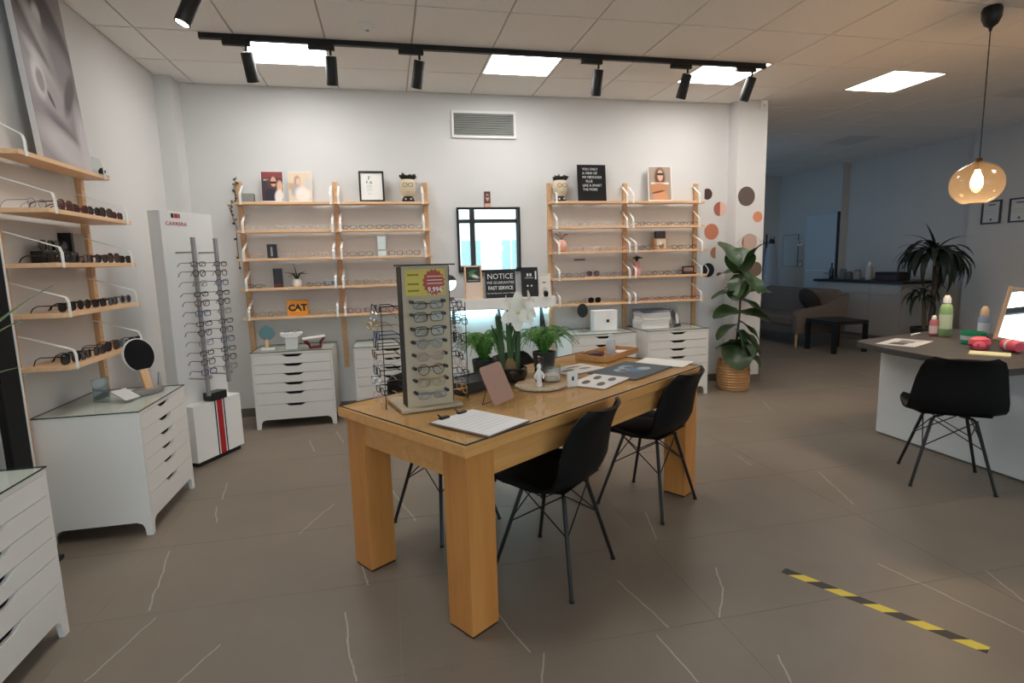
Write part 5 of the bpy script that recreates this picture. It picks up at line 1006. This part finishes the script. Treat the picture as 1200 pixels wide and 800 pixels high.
t = thing('plush_toy', 'coral pink soft toy lying before the green tub', 'soft toy', (3.82, 2.93, DZ)); MB().lathe([(.001, 0), (.05, .006), (.07, .035), (.06, .065), (.03, .08), (.001, .082)], 18, sy=.8, cap=False).lathe([(.001, 0), (.03, .006), (.036, .028), (.022, .05), (.001, .054)], 14, (-.05, -.04, 0), cap=False).build('body', M_pink, t, True); MB().lathe([(.001, 0), (.01, .004), (.001, .01)], 8, (-.075, -.05, .03), cap=False).build('eye', M_ink, t, True)
t = thing('pink_cloth_roll', 'rolled coral pink cloth tied with clear film on desk', 'cloth roll', (3.87, 2.77, DZ), R(70)); n = MB(); n.lathe([(.03, -.07), (.038, -.05), (.04, .0), (.036, .05), (.026, .07)], 18); n.xf(0, (0, 0, .039), Matrix.Rotation(R(90), 4, 'Y')); n.build('roll', M_pink, t, True); n = MB(); n.lathe([(.041, -.01), (.043, .0), (.041, .012)], 18, cap=False); n.xf(0, (0, 0, .039), Matrix.Rotation(R(90), 4, 'Y')); n.build('film_band', mat('clear_film', (220, 222, 226), .3), t, True)
t = thing('desk_mirror', 'wood-framed vanity mirror leaning on the desk end', 'mirror', (4.03, 2.84, DZ+.03), rot=(R(-9), R(11), R(-43)))
MB().box(-.14, -.118, -.02, 0, 0, .36).box(.118, .14, -.02, 0, 0, .36).box(-.118, .118, -.02, 0, 0, .022).box(-.118, .118, -.02, 0, .338, .36).build('frame', M_birchz, t, bevel=.004); MB().box(-.118, .118, -.012, -.006, .022, .338).build('mirror_glass', M_mirror, t)
tag(MB().box(-.10, .10, -.07, .07, 0, .008).build('note_block', mat('pale_yellow_paper', (232, 226, 176), .7), loc=(3.66, 2.74, DZ), rz=R(-55)), 'pale yellow paper pad at the desk edge', 'paper pad')
t = thing('desk_leaflet', 'grey leaflet with dark pictures lying on the desk', 'leaflet', (3.62, 3.30, DZ), R(25)); MB().box(-.19, .19, -.12, .12, 0, .002).build('sheet', picture('leaflet_print', (206, 204, 202), [('b', .3, .55, .16, .2, 0, (70, 66, 66), .1), ('b', .62, .5, .12, .2, 0, (96, 92, 92), .1), ('b', .86, .5, .06, .3, 0, (150, 148, 148), .1)], ax=(0, 1)), t)
for x, y, rz, lab in ((4.03, 3.58, 20, 'white pen lying on the desk'), ): 
    t = thing('white_pen', lab+' beside the pink bottle', 'pen', (x, y, DZ), R(rz)); n = MB(); n.cyl((-.07, 0, .008), (.06, 0, .008), .008, n=10); n.build('barrel', M_white2, t, True); MB().cyl((.06, 0, .008), (.085, 0, .008), .005, .002, 10).build('tip', M_grey, t, True)
# ================================================================== LOUNGE ITEMS
SZ = .94
bottle('wine_bottle', 'dark green bottle at the sideboard end near door', (7.62, 8.47, SZ), [(.034, 0), (.036, .01), (.036, .15), (.014, .2), (.013, .25)], mat('dark_green_glass', (24, 34, 28), .2), M_blackp, .25, .014)
bottle('white_bottle', 'white pump bottle on the sideboard among jars', (7.68, 7.74, SZ), [(.045, 0), (.05, .01), (.05, .2), (.02, .23)], mat('pale_grey_bottle', (190, 188, 186), .4), M_white2, .23, .018, caph=.06)
for k, (y, h_, c, lab) in enumerate(((8.25, .17, (120, 116, 110), 'grey lidded jar on sideboard beside dark bottle'), (8.12, .13, (96, 100, 104), 'short slate jar on the sideboard'), (7.95, .16, (156, 150, 140), 'pale lidded jar on sideboard beside white bottle'))):
    t = thing('storage_jar', lab, 'jar', (7.66, y, SZ)); MB().lathe([(.05, 0), (.056, .01), (.056, h_*.8), (.04, h_*.86)], 18).build('jar', mat('jar_%d' % k, c, .35), t, True); MB().cyl((0, 0, h_*.86), (0, 0, h_), .044, n=16).build('lid', M_grey, t, True)
t = thing('dark_case', 'dark red-brown case on the sideboard near dracaena', 'case', (7.66, 7.28, SZ)); MB().box(-.12, .12, -.2, .2, 0, .09).build('box', mat('dark_maroon_case', (62, 34, 34), .5), t, bevel=.006); MB().box(-.122, .122, -.202, .202, .09, .13).build('lid', mat('black_case_lid', (26, 22, 24), .5), t, bevel=.006)
t = thing('thermostat', 'small white wall control beside the lounge door', 'thermostat', (XR, 9.72, 1.54), R(-90)); MB().box(-.06, .06, -.03, 0, 0, .10).build('housing', M_white2, t, bevel=.006); MB().box(-.035, .035, -.031, -.03, .05, .085).build('display', M_grey, t)
t = thing('light_switch', 'light switch plate under the wall control', 'switch', (XR, 9.70, 1.12), R(-90)); MB().box(-.04, .04, -.012, 0, 0, .13).build('plate', mat('grey_switch', (150, 156, 160), .5), t, bevel=.003); MB().box(-.02, .02, -.016, -.012, .03, .10).build('rocker', M_white2, t)
t = thing('wall_chart', 'pale wall chart in thin frame beyond lounge door', 'wall chart', (XR, 10.0, 1.14), R(-90)); MB().box(-.21, .21, -.012, 0, 0, .62).build('sheet', mat('pale_chart', (196, 202, 204), .7, vary=.05), t); MB().box(-.22, -.21, -.016, 0, -.01, .63).box(.21, .22, -.016, 0, -.01, .63).box(-.21, .21, -.016, 0, .62, .63).box(-.21, .21, -.016, 0, -.01, 0).build('frame', mat('chart_frame', (120, 124, 128), .5), t)
t = thing('coat_stand', 'dark coat stand in the lounge corner behind sofa', 'coat stand', (7.30, 9.82, 0)); MB().lathe([(.001, 0), (.18, 0), (.18, .015), (.03, .03), (.018, .06)], 24).build('base', M_black, t, True); MB().cyl((0, 0, .03), (0, 0, 1.78), .016, n=12).build('pole', M_black, t, True)
for k in range(4): a = k*math.pi/2+.4; MB().tube([(0, 0, 1.6), (.1*math.cos(a), .1*math.sin(a), 1.62), (.17*math.cos(a), .17*math.sin(a), 1.72)], .009, 8).build('hook', M_black, t, True)
t = thing('hanging_coat', 'pale grey coat with dark collar on coat stand', 'coat', (7.27, 9.62, 0)); MB().lathe([(.17, .62), (.16, .9), (.13, 1.25), (.11, 1.5), (.05, 1.62), (.02, 1.66)], 18, sy=.55).build('coat', mat('pale_coat_cloth', (170, 178, 190), .95, vary=.1, scale=15), t, True); MB().lathe([(.06, 1.58), (.065, 1.62), (.05, 1.67), (.03, 1.68)], 14, sy=.6).build('collar', M_blackp, t, True)
# ================================================================== FLOOR TAPE
t = thing('hazard_tape', 'black and yellow hazard tape strip stuck on the floor', 'floor tape', (1.638, 2.003, .0), math.atan2(1.385-2.003, 1.972-1.638)); L = .703; wd = .048
M_yel = mat('tape_yellow', (232, 206, 70), .5, vary=.03); M_tbl = mat('tape_black', (24, 23, 24), .5, vary=.03)
def clip(pl, lo, hi):
    for s, lim in ((1, lo), (-1, -hi)):
        out = []
        for (a, b) in zip(pl, pl[1:]+pl[:1]):
            ia, ib = s*a[0] >= lim, s*b[0] >= lim
            if ia: out.append(a)
            if ia != ib: f_ = (lim-s*a[0])/(s*b[0]-s*a[0]); out.append((a[0]+f_*(b[0]-a[0]), a[1]+f_*(b[1]-a[1])))
        pl = out
        if not pl: return pl
    return pl
p_ = .0715
for k in range(-1, 11):
    pl = clip([(k*p_-.04, -wd/2), ((k+1)*p_-.04, -wd/2), ((k+1)*p_+.005, wd/2), (k*p_+.005, wd/2)], 0, L)
    if len(pl) >= 3: MB().prism(pl, .0002, .0008, 'Z').build('stripe', M_tbl if k % 2 == 0 else M_yel, t)
